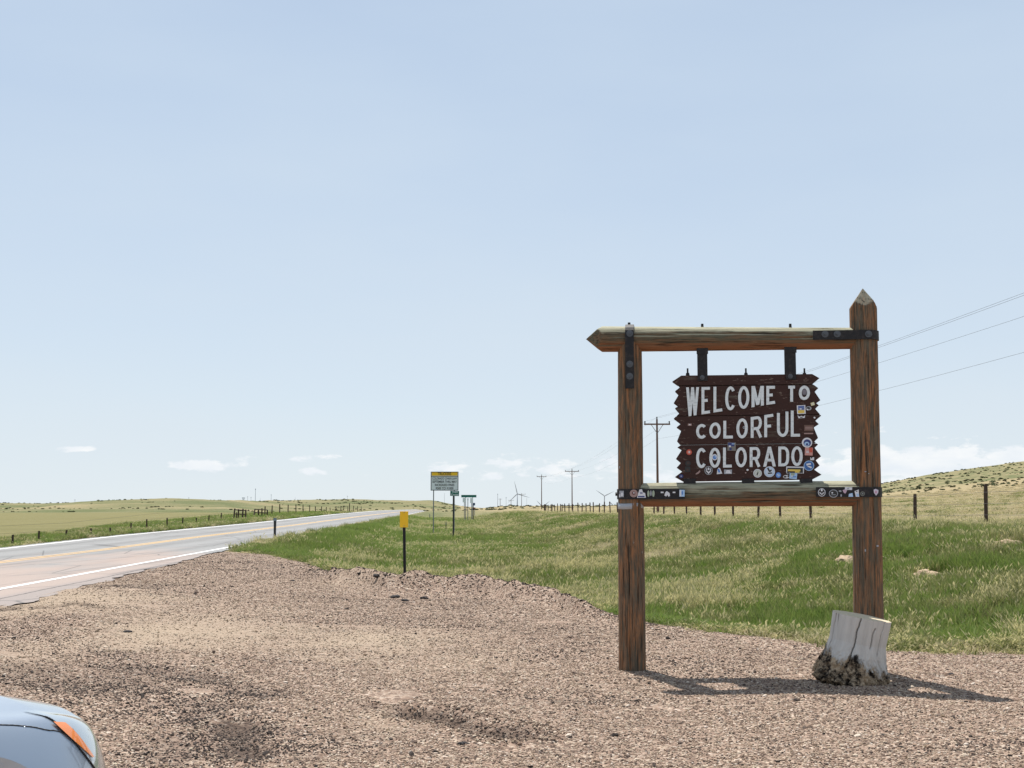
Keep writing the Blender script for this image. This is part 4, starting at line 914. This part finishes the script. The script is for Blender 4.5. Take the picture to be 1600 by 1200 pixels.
for i, tx in enumerate(('COLORADO CHAIN LAW', 'SEPTEMBER THRU MAY', 'INCREASED FINES', '$500 TO $1000')):
    text_part('lettering', tx, .225, cx, zy - .155 - i * (zy - zb - .08) / 4, -.014, M_blk, sg, width=hw * 2 * (.88, .88, .70, .64)[i])
for px in (677.3, 709.5):
    MB().box(((px - 677) * k, .04, zt / 2 - .3), (.035, .025, zt / 2 + .25)).build('post', M_galv, sg)
# green county sign
D = 76.; x0, _, z0 = place(709, D); k = D / F
sg = empty('roadside_sign', (x0, D, z0), math.radians(6), 'small dark green two line sign on a dark post, low beside the TRUCKERS sign', 'sign')
zt = at(711, 767, D).z - z0; zb = at(711, 775, D).z - z0
MB().box((1.2 * k, -.03, (zt + zb) / 2), (6.9 * k, .01, (zt - zb) / 2), Matrix.Rotation(math.radians(1.5), 3, 'Y')).build('panel', M_signg, sg)
text_part('lettering', 'Weld', .15, 1.4 * k, (zt + zb) / 2 + .08, -.044, M_signw, sg); text_part('lettering', 'County', .15, 1.4 * k, (zt + zb) / 2 - .075, -.044, M_signw, sg)
MB().box((-.6 * k, 0, (zt - .4) / 2), (.04, .02, (zt + .4) / 2)).build('post', M_darkpost, sg)
# far junction signs
D = 190.; k = D / F
def flat_sign(pxc, pyt, pyb, hwpx, m, label, posts, rz=0., name='roadside_sign', D=190., pm=None):
    x0, _, z0 = place(pxc, D); k = D / F; s_ = empty(name, (x0, D, z0), rz, label, 'sign'); zt = at(pxc, pyt, D).z - z0; zb = at(pxc, pyb, D).z - z0
    MB().box((0, -.04, (zt + zb) / 2), (hwpx * k, .02, (zt - zb) / 2)).build('panel', m, s_)
    for q in posts: MB().box((q * k, 0, zt / 2 - .2), (.05, .04, zt / 2 + .15)).build('post', pm or M_galv, s_)
    return s_
s_ = flat_sign(732.5, 773.3, 777.2, 11.8, M_signg, 'long narrow green guide sign standing far down the ditch', (-5, 6)); zq = at(732, 775.3, 190).z - s_.location.z
MB().box((-3, -.065, 0), (0, 0, 0))
flat_sign(725.5, 778, 785, 2.6, M_signw, 'left white route sign under the long green guide sign', (0,), D=186)
flat_sign(736.8, 778, 786, 2.2, M_signw, 'tall white route sign under the right half of the long green guide sign', (0,), D=187)
flat_sign(740.5, 785.8, 789.8, 1.9, mat('sign_blue', (.08, .12, .20), .5), 'small dark square sign below the right end of the long green guide sign', (-1,), D=185, pm=M_darkpost)
flat_sign(731, 778.6, 781.8, 1.2, M_signw, 'smallest pale sign between the two route signs', (0,), D=188)
flat_sign(740.5, 793, 795, 2.2, mat('sign_redbrown', (.22, .05, .03), .6), 'low red brown arrow board on the far rise below the green guide sign', (-1, 1), D=230)
# yellow marker
D = 27.; x0, _, _ = place(634, D); z0 = gz(x0, D); k = D / F
mk = empty('object_marker', (x0, D, z0), 0, 'bright yellow blank marker plate on a black post at the edge of the gravel', 'marker')
zt = at(631, 799, D).z - z0; zb = at(631, 824, D).z - z0
MB().box((-2.4 * k, -.032, (zt + zb) / 2), (6.5 * k, .004, (zt - zb) / 2)).build('plate', M_yel, mk, bevel=.003)
for q in (zt - .025, zb + .03): MB().tube((-2.4 * k, -.034, q), (-2.4 * k, -.044, q), .010, .009, 8).build('bolt', M_galv, mk)
mb = MB(); ln = -3.2 * k / zt
mb.box((-1.3 * k, 0, zt / 2 - .2), (.030, .006, zt / 2 + .15), Matrix.Rotation(-.02, 3, 'Y')); mb.box((-1.3 * k - .02, -.014, zt / 2 - .2), (.007, .013, zt / 2 + .15), Matrix.Rotation(-.02, 3, 'Y')); mb.box((-1.3 * k + .02, -.014, zt / 2 - .2), (.007, .013, zt / 2 + .15), Matrix.Rotation(-.02, 3, 'Y'))
mb.build('post', M_darkpost, mk)
# roadside delineators
def delin(px, D, hpx, label, w=1.6):
    x0, _, z0 = place(px, D); k = D / F; o = empty('delineator_post', (x0, D, z0), 0, label, 'marker post'); h = hpx * k + .03
    mb = MB(); mb.add([(-.8 * w * k, -.01, -.2), (.8 * w * k, -.01, -.2), (.8 * w * k, .01, -.2), (-.8 * w * k, .01, -.2), (-w * k, -.012, h), (w * k, -.012, h), (w * k, .012, h), (-w * k, .012, h)], [(0, 1, 5, 4), (1, 2, 6, 5), (2, 3, 7, 6), (3, 0, 4, 7), (4, 5, 6, 7), (0, 3, 2, 1)]); mb.build('post', M_darkpost, o)
    mb = MB(); mb.box((0, -.018, h - 2.4 * k), (w * k * 1.25, .006, 2.2 * k)); mb.build('reflector', mat('reflector_grey', (.16, .20, .22), .3), o); return o
delin(430, 58.5, 32, 'dark flexible delineator with a grey reflector at the road edge', 2.1)
delin(671.5, 225, 7.5, 'tiny dark delineator far along the road near its crest', .45)
delin(697, 108, 16, 'thin dark leaning delineator between the TRUCKERS sign and the far guide sign', .5)

# ------------------------------------------------------------------ fences
def fence(name, label, xs_D, side_u, hts, spacing, rad, group=None):
    f = empty(name, (0, 0, 0), 0, label, 'fence'); x0, y0 = side_u - SL * xs_D[0], xs_D[0]; z0 = gz(x0, y0); f.location = (x0, y0, z0); tops = []
    r = random.Random(hash(spacing) % 100)
    me = {}
    for i, Dp in enumerate(xs_D):
        ud = side_u + r.uniform(-.1, .1); x = ud - SL * Dp; z = gz(x, Dp); h = hts[i % len(hts)] if not isinstance(hts, dict) else hts.get(i, 1.3)
        v = i % 4
        if v not in me:
            mb = MB(); n = 9; pr0 = None
            rads = [rad * q for q in (1.08, 1.0, .97, .93)]; zs_ = [-.3, .4, .8, 1.0]; vs = []
            for q, zz in zip(rads, zs_):
                for j in range(n): t = 2 * PI * j / n; e = 1 + .12 * r.uniform(-1, 1); vs.append((math.cos(t) * q * e, math.sin(t) * q * e, zz + (0 if zz < 1 else r.uniform(-.01, .015))))
            fs = [(a * n + j, a * n + (j + 1) % n, (a + 1) * n + (j + 1) % n, (a + 1) * n + j) for a in range(3) for j in range(n)] + [tuple(3 * n + j for j in range(n))]
            m_ = bpy.data.meshes.new('fence_post'); m_.from_pydata(vs, [], fs); m_.materials.append(M_fpost); me[v] = m_
        o = bpy.data.objects.new('post', me[v]); COL.objects.link(o); o.parent = f; o.location = (x - x0, Dp - y0, z - z0); o.scale = (1, 1, h); o.rotation_euler = (r.uniform(-.03, .03), r.uniform(-.04, .04), r.uniform(0, 6)); tops.append((x - x0, Dp - y0, z - z0, h))
    for q in (.32, .6, .88):
        mb = MB()
        for a_, b_ in zip(tops, tops[1:]):
            mb.tube((a_[0] - rad, a_[1], a_[2] + 1.25 * q), (b_[0] - rad, b_[1], b_[2] + 1.25 * q), .005, n=3, caps=False)
        mb.build('wire', M_wire, f)
    return f
offs = [1100, 960, 855, 743, 655, 580, 531, 498, 459, 430, 407, 384, 367, 348, 333, 317, 303, 290, 278, 267, 258, 250, 242, 235, 228, 222.5, 216, 209, 202, 196.5, 193, 189, 185, 181, 176, 174, 170, 166]
offs = [1700, 1350] + offs
Ds = [34200. / q for q in offs]
fence('wire_fence', 'wire fence of dark brown posts along the right bank, running behind the log frame', Ds, 17.1, [1.32, 1.30, 1.22, 1.28, 1.35, 1.18], 5, .062)
offl = [760, 700, 662, 623, 580, 539, 509, 478, 451, 423, 399, 377, 356, 336, 314]
fence('wire_fence', 'low wire fence of short dark posts beyond the far edge of the road', [38168. / q for q in offl], -19.1, [.66, .55, .68, .78, .74], 4.5, .05)
offl = [270, 258, 246, 234, 222, 211, 200.5, 191, 182, 174, 168, 160, 152, 147, 141, 133, 126, 120]
hl = [1.15, 1.2, 1.3, 1.25, 1.3, 1.3, 1.25, 1.1, 1.1, 1.0, .9]
fence('wire_fence', 'receding row of fence posts on the left verge past the small corral', [38168. / q for q in offl], -19.1, hl, 9, .065)
# corral braces
def brace(px, D, w, h, label):
    x0, _, z0 = place(px, D); o = empty('brace_fence', (x0, D, z0), 0, label, 'fence gate'); r = random.Random(int(px))
    for i in range(4):
        q = (i / 3 - .5) * w + r.uniform(-.1, .1); MB().tube((q, r.uniform(-.9, .9), -.2), (q, r.uniform(-.9, .9) * .2, h * r.uniform(.8, 1.05)), .075, .07, 8).build('post', M_fpost, o)
    for zz in (.55, .9): MB().tube((-w / 2, 0, h * zz), (w / 2, 0, h * (zz - .05)), .05, n=6).build('rail', M_fpost, o)
    return o
brace(375.5, 121, .95, 1.1, 'tight cluster of dark corral posts in the left verge, nearest the viewer'); brace(407, 137, 1.3, .95, 'pair of braced corral posts just right of the tight post cluster')
x0, _, z0 = place(546, 250); tp = empty('marker_post', (x0, 250, z0), 0, 'tall single dark post rising above the left fence line near the road', 'post'); MB().tube((0, 0, -.3), (0, 0, 1.75), .09, .08, 8).build('post', M_fpost, tp)
x0, _, z0 = place(851, 330); tp = empty('marker_post', (x0, 330, z0), 0, 'thick dark stub post beside the second farthest crossarm pole', 'post'); MB().tube((0, 0, -.3), (0, 0, 1.6), .2, .19, 8).build('post', M_fpost, tp)

# ------------------------------------------------------------------ power line
def pole(px, pyt, D, armpx, label, arm_dy=4.0, double=False):
    x0, _, z0 = place(px, D); o = empty('utility_pole', (x0, D, z0), 0, label, 'utility pole', 'utility poles along the fence'); k = D / F; h = at(px, pyt, D).z - z0
    r_ = max(.15, .00022 * D) ; MB().tube((0, 0, -.5), (0, 0, h), r_, r_ * .62, 10).build('pole', M_pole, o, smooth=False)
    za = h - arm_dy * k; w = armpx * k / 2
    a_ = MB().box((0, -r_, za), (w, .06, .075)).build('crossarm', M_pole, o)
    for q in (-1, 1):
        MB().tube((q * w * .45, -r_, za - .05), (0, -r_, za - .75 - .2), .03, n=5).build('arm_brace', M_galv, o)
    for q in (-.93, .0, .93):
        zz = za + .07 if q else h
        MB().tube((q * w, -r_ if q else 0, zz), (q * w, -r_ if q else 0, zz + .24), .05, .075, 8).build('insulator', M_darkpost, o)
    return (x0, D, z0, za, w, h)
p1 = pole(1028, 655, 132, 41, 'nearest wooden utility pole with a crossarm, seen between the posts left of the board', 8)
p2 = pole(894, 733.5, 312, 22, 'second utility pole, standing alone left of the log frame', 3)
p3 = pole(846.3, 742.5, 385, 15, 'third utility pole, left of the taller one beside the log frame', 2.3)
p4 = pole(815, 771, 800, 13, 'distant small utility pole in front of the wind turbine', 1.2)
p5 = pole(798.5, 781, 950, 9, 'very small distant utility pole with a wide crossarm on the low ridge', .8)
p6 = pole(781.5, 779, 1000, 5, 'tiny utility pole beside the mast at the left end of the low ridge', 1)
# next pole towards the road side pull-off, out of view to the right
p0 = (24.6, 8.0, gz(24.6, 8), 10.5, 1.35, 11.2)
def cable(name, label, P, sag, r=.0065):
    pts = []
    for a_, b_ in zip(P, P[1:]):
        a_ = Vector(a_); b_ = Vector(b_)
        for i in range(28):
            t = i / 28; p = a_.lerp(b_, t); p.z -= sag * 4 * t * (1 - t); pts.append(p)
    pts.append(Vector(P[-1])); mb = MB(); n = 5; vs = []
    for p in pts:
        rr_ = r
        for j in range(n): t = 2 * PI * j / n; vs.append((p.x + rr_ * math.cos(t), p.y, p.z + rr_ * math.sin(t)))
    fs = [(i * n + j, i * n + (j + 1) % n, (i + 1) * n + (j + 1) % n, (i + 1) * n + j) for i in range(len(pts) - 1) for j in range(n)]
    o = mesh_obj(name, vs, fs, M_wire, smooth=True); return tag(o, label, 'cable', 'power cables')
def cp(p, q, low=None):
    x, y, z, za, w, h = p
    if low: return (x, y - .2, z + za - low)
    return (x + q * w, y - .15, z + za + .30) if q else (x, y, z + h + .22)
for q, lb in ((.93, 'power cable on the right ends of the crossarms, nearest the fence'), (0, 'power cable on the pole tops, highest at the right frame edge'), (-.93, 'power cable on the left end of the crossarms')):
    cable('power_cable', lb, [cp(p, q) for p in (p0, p1, p2, p3)], .75)
cable('power_cable', 'lowest power cable, strung under the crossarms', [cp(p, 0, 1.5) for p in (p0, p1, p2, p3)], .85)

# ------------------------------------------------------------------ turbines and masts
def turbine(px, hy, D, blen, ang, label, yaw=0.3, base=None):
    x0, _, z0 = place(px, D); hub = at(px, hy, D).z - z0; k = D / F; o = empty('wind_turbine', (x0, D, z0), 0, label, 'wind turbine', 'wind turbines on the horizon')
    MB().tube((0, 0, -8), (0, 0, hub), .95 * k, .6 * k, 10).build('tower', M_turb, o, smooth=True)
    MB().box((0, -2 * k, hub + .2 * k), (.8 * k, 2.6 * k, .7 * k)).build('nacelle', M_turb, o)
    for i, a_ in enumerate(ang):
        a_ = math.radians(a_); d = Vector((math.cos(a_), 0, math.sin(a_))); n_ = Vector((-d.z, 0, d.x)); c = Vector((0, -5 * k, hub)); L_ = blen * k; fs = []
        vs = []
        for t, w in ((0, .35), (.15, .85), (.6, .55), (1, .12)):
            for s1_, s2_ in ((-1, -.25), (1, -.25), (1, .25), (-1, .25)): vs.append(tuple(c + d * L_ * t + n_ * w * k * s1_ * .8 + Vector((0, s2_ * w * k, 0))))
        fs = [(a * 4 + j, a * 4 + (j + 1) % 4, (a + 1) * 4 + (j + 1) % 4, (a + 1) * 4 + j) for a in range(3) for j in range(4)] + [(0, 3, 2, 1), (12, 13, 14, 15)]
        mesh_obj('blade', vs, fs, M_turb, o)
    MB().tube((0, -4.2 * k, hub), (0, -6 * k, hub), 1.0 * k, .4 * k, 10).build('hub', M_turb, o)
turbine(808.3, 771.8, 2400, 20, (103, -17, 223), 'tallest wind turbine on the horizon with one blade pointing straight up')
turbine(944.5, 775, 2700, 16, (146, 26, 266), 'wind turbine just left of the log frame with spread blades')
turbine(957.5, 790, 3600, 9, (130, 10, 250), 'smallest distant wind turbine, low at the edge of the left post')
turbine(848, 792, 2500, 14, (135, 40, 270), 'wind turbine sunk behind the ridge with only its upper blades showing')
def mast(px, pyt, D, w, label, kind=0):
    x0, _, z0 = place(px, D); h = at(px, pyt, D).z - z0; k = D / F; o = empty('mast', (x0, D, z0), 0, label, 'mast', 'distant masts on the skyline')
    MB().tube((0, 0, -3), (0, 0, h), w * k, w * .6 * k, 6).build('shaft', M_turb, o)
    if kind: MB().box((0, 0, h * .93), (kind * k, .35 * k, .42 * k)).build('head', M_turb, o)
    return o
for a_ in ((777.6, 771, 1100, .42, 'thin mast at the left end of the low ridge', .6), (790.8, 776.5, 1200, .3, 'thin mast between the small crossarm poles on the low ridge', .8), (823, 778, 1300, .25, 'faint thin mast right of the tall wind turbine'),
           (694.3, 770.5, 1700, .25, 'lone faint mast in the sky right of the left sign post'), (398.5, 763, 1400, .45, 'tallest mast on the left skyline', .7), (386.5, 775.5, 1400, .3, 'second mast from the left in the skyline cluster', .5),
           (391.8, 776.5, 1400, .3, 'short mast just left of the tallest skyline mast', .6), (406.3, 778, 1400, .22, 'short mast just right of the tallest skyline mast'), (423.3, 772.5, 1400, .35, 'mast standing apart right of the skyline cluster', .6),
           (461, 777, 1700, .2, 'faint mast on the skyline above the fence row'), (542.5, 774.5, 1700, .3, 'mast on the hump of the left hill', .4), (116.5, 780.5, 1300, .35, 'lone mast on the far left skyline', .7), (294.5, 777, 1500, .25, 'faint mast on the long left hill', .5),
           (936.5, 787, 1500, .2, 'small mast left of the spread blade turbine')):
    mast(*a_)
x0, _, z0 = place(380, 1400); wt = empty('water_tank', (x0, 1400, z0), 0, 'squat raised tank at the left end of the skyline mast cluster', 'tank'); k = 1400 / F; h = at(380, 777.5, 1400).z - z0
MB().box((0, 0, h - .6 * k), (2.2 * k, 1 * k, .6 * k)).build('tank', M_turb, wt)
for q in (-1, 1): MB().tube((q * k, 0, -2), (q * k, 0, h - k), .25 * k, n=6).build('leg', M_turb, wt)
MB().box((0, 0, h - 3 * k), (1.3 * k, .7 * k, .35 * k)).build('platform', M_turb, wt)

# ------------------------------------------------------------------ rocks and clods
def rock(name, px, D, sc, m, label, seed, cat='rock', zoff=0, group=None):
    x0, _, z0 = place(px, D); bm = bmesh.new(); bmesh.ops.create_icosphere(bm, subdivisions=4, radius=1); r = random.Random(seed)
    co = np.array([v.co[:] for v in bm.verts]); nn = vnoise(co[:, 0] * 2 + 9 + co[:, 2], co[:, 1] * 2 + 9 - co[:, 2], .7, seed, 4) - .5
    for v, q in zip(bm.verts, nn): v.co = Vector((v.co.x * sc[0], v.co.y * sc[1], v.co.z * sc[2])) * (1 + q * .7)
    me = bpy.data.meshes.new(name); bm.to_mesh(me); bm.free(); me.materials.append(m); o = bpy.data.objects.new(name, me); COL.objects.link(o); o.location = (x0, D, z0 + zoff); o.rotation_euler = (0, r.uniform(-.2, .2), r.uniform(0, 1)); return tag(o, label, cat, group)
M_sand = MT('sandstone', .95); M_sand.col(M_sand.mix(M_sand.noise(M_sand.pos(), 6, 6, .7), (.33, .235, .15), (.50, .38, .26))); M_sand.bump(M_sand.noise(M_sand.pos(), 14, 5), .6, .03); M_sand = M_sand.m
M_tar = mat('asphalt_clod', (.035, .03, .03), .95)
rock('boulder', 1324, D_at(1324, 886) , (.26, .3, .24), M_sand, 'pale sandy boulder in the bank grass half hidden behind the right post', 3)
rock('boulder', 1446, D_at(1446, 908), (.30, .3, .17), M_sand, 'flat tan boulder in the grass right of the log frame', 5)
rock('boulder', 1575, D_at(1575, 862), (.45, .35, .2), M_sand, 'wide sandy ledge showing through grass near the right edge of the view', 6)
for i, (px, py, s_, lb) in enumerate(((592, 919, .10, 'dark clod on the crest of the gravel berm'), (618, 930, .10, 'dark clod on the near side of the berm'), (634, 936, .07, 'small dark clod right below the yellow marker'), (664, 932, .09, 'dark clod right of the yellow marker'),
        (205, 1001, .05, 'dark scrap of rubber lying on the sandy gravel'), (1478, 1049, .035, 'small black clod on gravel right of the stump'), (725, 1155, .035, 'small black clod beside the dark rut'), (460, 913, .05, 'dark lump on gravel left of the berm'))):
    d = 1.6 * F / (py - HOR); x_ = (px - 800) / F * d
    o = rock('clod', px, d, (s_, s_ * .7, s_ * .4), M_tar, lb, 20 + i, 'clod', 0); o.location.z = float(lot_surface(np.array([o.location.x]), np.array([d]))[0]) + s_ * .1

# ------------------------------------------------------------------ car (front corner in view)
def m_car():
    k = MT('silver_blue_paint', rough=.32, metal=.75, spec=.5); k.b.inputs['Coat Weight'].default_value = 1.0; k.b.inputs['Coat Roughness'].default_value = .04
    n = k.noise(k.obj(), 600, 2); return k.col(k.mix(n, (.36, .41, .47), (.43, .48, .54)))
M_car = m_car(); M_seam = mat('seam_black', (.015, .015, .017), .6); M_glass = mat('car_glass', (.03, .035, .04), .05, 0, .8); M_tyre = mat('tyre', (.02, .02, .02), .85); M_rim = mat('rim', (.5, .52, .54), .3, .9)
M_lens = mat('headlight_lens', (.42, .47, .50), .08, .35, .8); M_lens.node_tree.nodes['Principled BSDF'].inputs['Coat Weight'].default_value = 1
M_amber = mat('amber_lens', (.80, .22, .02), .22, 0, .6); M_amber.node_tree.nodes['Principled BSDF'].inputs['Coat Weight'].default_value = 1
car = empty('parked_car', (-3.365, 3.98, 0), 0, 'silver blue car, only its front corner and amber turn lamp in view', 'car')
car.rotation_euler = (0, 0, math.radians(54))
def cw(x):
    a = np.clip((x - 1.25) / 1.0, 0, 1); b = np.clip((-x - 1.4) / .86, 0, 1)
    return .885 * (1 - a ** 3.2 * .62) ** .8 * (1 - b ** 3.4 * .5) ** .7
def chh(x): return np.interp(x, [-2.25, -2.1, -1.6, -1.0, .8, 1.3, 1.8, 2.1, 2.2, 2.25], [.70, .93, .98, .96, .965, .92, .855, .778, .70, .55])
def csurf(x, a, off=0.):
    x = np.asarray(x, float); a = np.asarray(a, float); w = cw(x) + off; h = chh(x) + off; zb = .22
    n = 3.4; y = w * np.abs(np.cos(a)) ** (2 / n); z = zb + (h - zb) * np.abs(np.sin(a)) ** (2 / n)
    z = z + .035 * np.exp(-((y / np.maximum(w, .01) - .80) / .10) ** 2) * S((x - .9) / .4) * S((2.2 - x) / .3)   # fender crest
    y = y - .03 * S((.55 - z) / .2)
    return x, -y, z
xs = np.concatenate([np.linspace(-2.25, 1.0, 120), np.linspace(1.02, 2.25, 110)]); al = np.concatenate([np.linspace(0, .5, 34), np.linspace(.52, PI / 2, 60)])
XA, AL = np.meshgrid(xs, al, indexing='ij'); cx_, cy_, cz_ = csurf(XA, AL)
AW = (1.36, -1.30); WR = .345
hood_b = lambda x: np.interp(x, [.8, 1.3, 1.75, 1.95, 2.08, 2.16], [.70, .71, .70, .66, .60, .45])
def body_half(sgn):
    v = np.stack([cx_, cy_ * sgn, cz_], -1).reshape(-1, 3); r, c = cx_.shape; F_ = {'body': [], 'hood': []}
    for i in range(r - 1):
        for j in range(c - 1):
            xm = (cx_[i, j] + cx_[i + 1, j + 1]) / 2; ym = abs(cy_[i, j] + cy_[i + 1, j + 1]) / 2; zm = (cz_[i, j] + cz_[i + 1, j + 1]) / 2
            if ym > .5 and any(math.hypot(xm - w_, zm - .33) < WR + .04 for w_ in AW): continue
            q = (i * c + j, (i + 1) * c + j, (i + 1) * c + j + 1, i * c + j + 1)
            if sgn < 0: q = q[::-1]
            F_['hood' if (.82 < xm < 2.16 and ym < hood_b(xm) and zm > .6) else 'body'].append(q)
    return v, F_
vR, FR = body_half(1); vL, FL = body_half(-1)
for part in ('body', 'hood'):
    fs = FR[part] + [tuple(k + len(vR) for k in q) for q in FL[part]]
    o = mesh_obj(part, np.concatenate([vR, vL]), fs, M_car, car, smooth=True)
    bm = bmesh.new(); bm.from_mesh(o.data); bmesh.ops.remove_doubles(bm, verts=bm.verts, dist=.0008); bmesh.ops.delete(bm, geom=[v for v in bm.verts if not v.link_faces], context='VERTS'); bmesh.ops.recalc_face_normals(bm, faces=bm.faces); bm.to_mesh(o.data); bm.free()
def on_surf(x, y, off=0.):     # point on the right side top with given |y|
    aa_ = np.linspace(.02, PI / 2, 400); X_, Y_, Z_ = csurf(np.full(400, x), aa_, off); i = int(np.argmin(np.abs(-Y_ - y) + (Z_ < .5) * 9)); return Vector((X_[i], Y_[i], Z_[i]))
def tube_path(name, pts, r, m, parent):
    mb = MB()
    for a_, b_ in zip(pts, pts[1:]): mb.tube(a_, b_, r, n=6)
    return mb.build(name, m, parent, smooth=True)
for sg_ in (1, -1):
    pts = [on_surf(x, float(hood_b(x))) for x in np.linspace(.85, 1.86, 40)]; pts = [Vector((p.x, p.y * sg_, p.z + .0)) for p in pts]; tube_path('shut_line', pts, .003, M_seam, car)
def patch(name, x0f, x1f, a0, a1, m, parent, off, sgn=1, n=26):
    s_ = np.linspace(0, 1, n); A_, B_ = np.meshgrid(s_, s_, indexing='ij'); al_ = a0 + (a1 - a0) * B_; X_ = x0f(B_) * (1 - A_) + x1f(B_) * A_
    x, y, z = csurf(X_, al_, off); o = grid_mesh(name, x, y * sgn, z, m); o.parent = parent; return o
for sgn in (1, -1):
    hl = patch('headlight', lambda b: 1.80 - .06 * b + .20 * (1 - b) ** 1.5, lambda b: 2.235 + 0 * b, .40, 1.06, M_lens, car, .004, sgn)
    patch('turn_lamp', lambda b: 1.835 - .04 * b + .14 * (1 - b) ** 1.5, lambda b: 1.895 - .03 * b + .10 * (1 - b), .52, .80, M_amber, hl, .0075, sgn)
    e = []
    for b in np.linspace(0, .74, 24):
        x, y, z = csurf(np.array([1.80 - .06 * b + .20 * (1 - b) ** 1.5]), np.array([.40 + .66 * b]), .003); e.append(Vector((float(x[0]), float(y[0]) * sgn, float(z[0]))))
    tube_path('headlight_seam', e, .003, M_seam, hl)
    for w_ in AW:
        mb = MB(); vs = []; n = 40; ring = []
        for i in range(n + 1):
            t = -.25 + (PI + .5) * i / n; x = w_ + math.cos(t) * (WR + .045); z = .33 + math.sin(t) * (WR + .045)
            aa_ = np.linspace(0, 1.2, 400); X_, Y_, Z_ = csurf(np.full(400, x), aa_); k_ = int(np.argmin(np.abs(Z_ - z))); ring.append(Vector((x, (Y_[k_] - .004) * sgn, z)))
        for p in ring:
            c = Vector((w_, 0, .33)); d = Vector((p.x - w_, 0, p.z - .33)).normalized()
            vs += [tuple(p + d * .012), tuple(p - d * .035), tuple(p - d * .035 + Vector((0, sgn * .25, 0)))]
        fs = [(3 * i + a_, 3 * i + 3 + a_, 3 * i + 4 + a_, 3 * i + 1 + a_) for i in range(n) for a_ in (0, 1)]
        mesh_obj('arch_lip', vs, fs, M_seam if False else M_car, car, smooth=False)
        wh = empty('wheel', (w_, -.80 * sgn, .325)); wh.parent = car
        mb = MB(); mb.tube((0, -.10, 0), (0, .10, 0), WR - .02, n=40); mb.build('tyre', M_tyre, wh, bevel=.02)
        mb = MB(); mb.tube((0, -.112 * sgn, 0), (0, -.09 * sgn, 0), .21, .21, 30)
        for i in range(7):
            t = 2 * PI * i / 7; mb.tube((math.cos(t) * .04, -.12 * sgn, math.sin(t) * .04), (math.cos(t) * .20, -.118 * sgn, math.sin(t) * .20), .022, n=6)
        mb.build('rim', M_rim, wh)
# dark inner wells, cabin, bumper intake, mirrors
MB().box((0, 0, .40), (2.0, .62, .17)).build('underbody', M_seam, car)
s_ = np.linspace(0, 1, 50); b_ = np.linspace(0, PI, 40); SS, BB = np.meshgrid(s_, b_, indexing='ij')
hx = 1.02 - 2.9 * SS; hh = .50 * (np.clip(np.sin(PI * np.clip(SS, 0, 1) ** .9), 0, 1)) ** .62; wv = .80 - .12 * (hh / .5)
gy = np.sign(np.cos(BB)) * np.abs(np.cos(BB)) ** .5 * wv; gzv = .925 + hh * np.abs(np.sin(BB)) ** .5
g_ = grid_mesh('windows', hx, gy, gzv, M_glass); g_.parent = car
RX, RB = np.meshgrid(np.linspace(.27, .70, 24), np.linspace(.9, PI - .9, 24), indexing='ij'); hh2 = .50 * np.sin(PI * RX ** .9) ** .62; wv2 = .80 - .12 * (hh2 / .5)
r_ = grid_mesh('roof', 1.02 - 2.9 * RX, np.sign(np.cos(RB)) * np.abs(np.cos(RB)) ** .5 * wv2, .93 + hh2 * np.abs(np.sin(RB)) ** .5 + .004, M_car); r_.parent = car
for sgn in (1, -1):
    MB().tube((.72, -.86 * sgn, .99), (.66, -1.02 * sgn, 1.03), .03, n=8).build('mirror_arm', M_seam, car)
    mb = MB(); mb.box((.66, -1.04 * sgn, 1.04), (.05, .10, .065)); mb.build('mirror', M_car, car, bevel=.03)
patch('bumper_intake', lambda b: 2.20 + 0 * b, lambda b: 2.252 + 0 * b, .02, .16, M_seam, car, .003, 1); patch('bumper_intake', lambda b: 2.20 + 0 * b, lambda b: 2.252 + 0 * b, .02, .16, M_seam, car, .003, -1)
# nose closing panel
vn_ = [(float(a_), float(b__) * q, float(c_)) for q in (1, -1) for a_, b__, c_ in (zip(cx_[-1], cy_[-1], cz_[-1]) if q == 1 else list(zip(cx_[-1], cy_[-1], cz_[-1]))[::-1])]
mesh_obj('bumper', vn_, [tuple(range(len(vn_)))], M_car, car)
vn_ = [(float(a_), float(b__) * q, float(c_)) for q in (1, -1) for a_, b__, c_ in (zip(cx_[0], cy_[0], cz_[0]) if q == 1 else list(zip(cx_[0], cy_[0], cz_[0]))[::-1])]
mesh_obj('tailgate', vn_, [tuple(range(len(vn_)))], M_car, car)
# wheels are three levels deep already: flatten the tyre and rim empties into parts of the car's wheel
print('objects', len(bpy.data.objects))
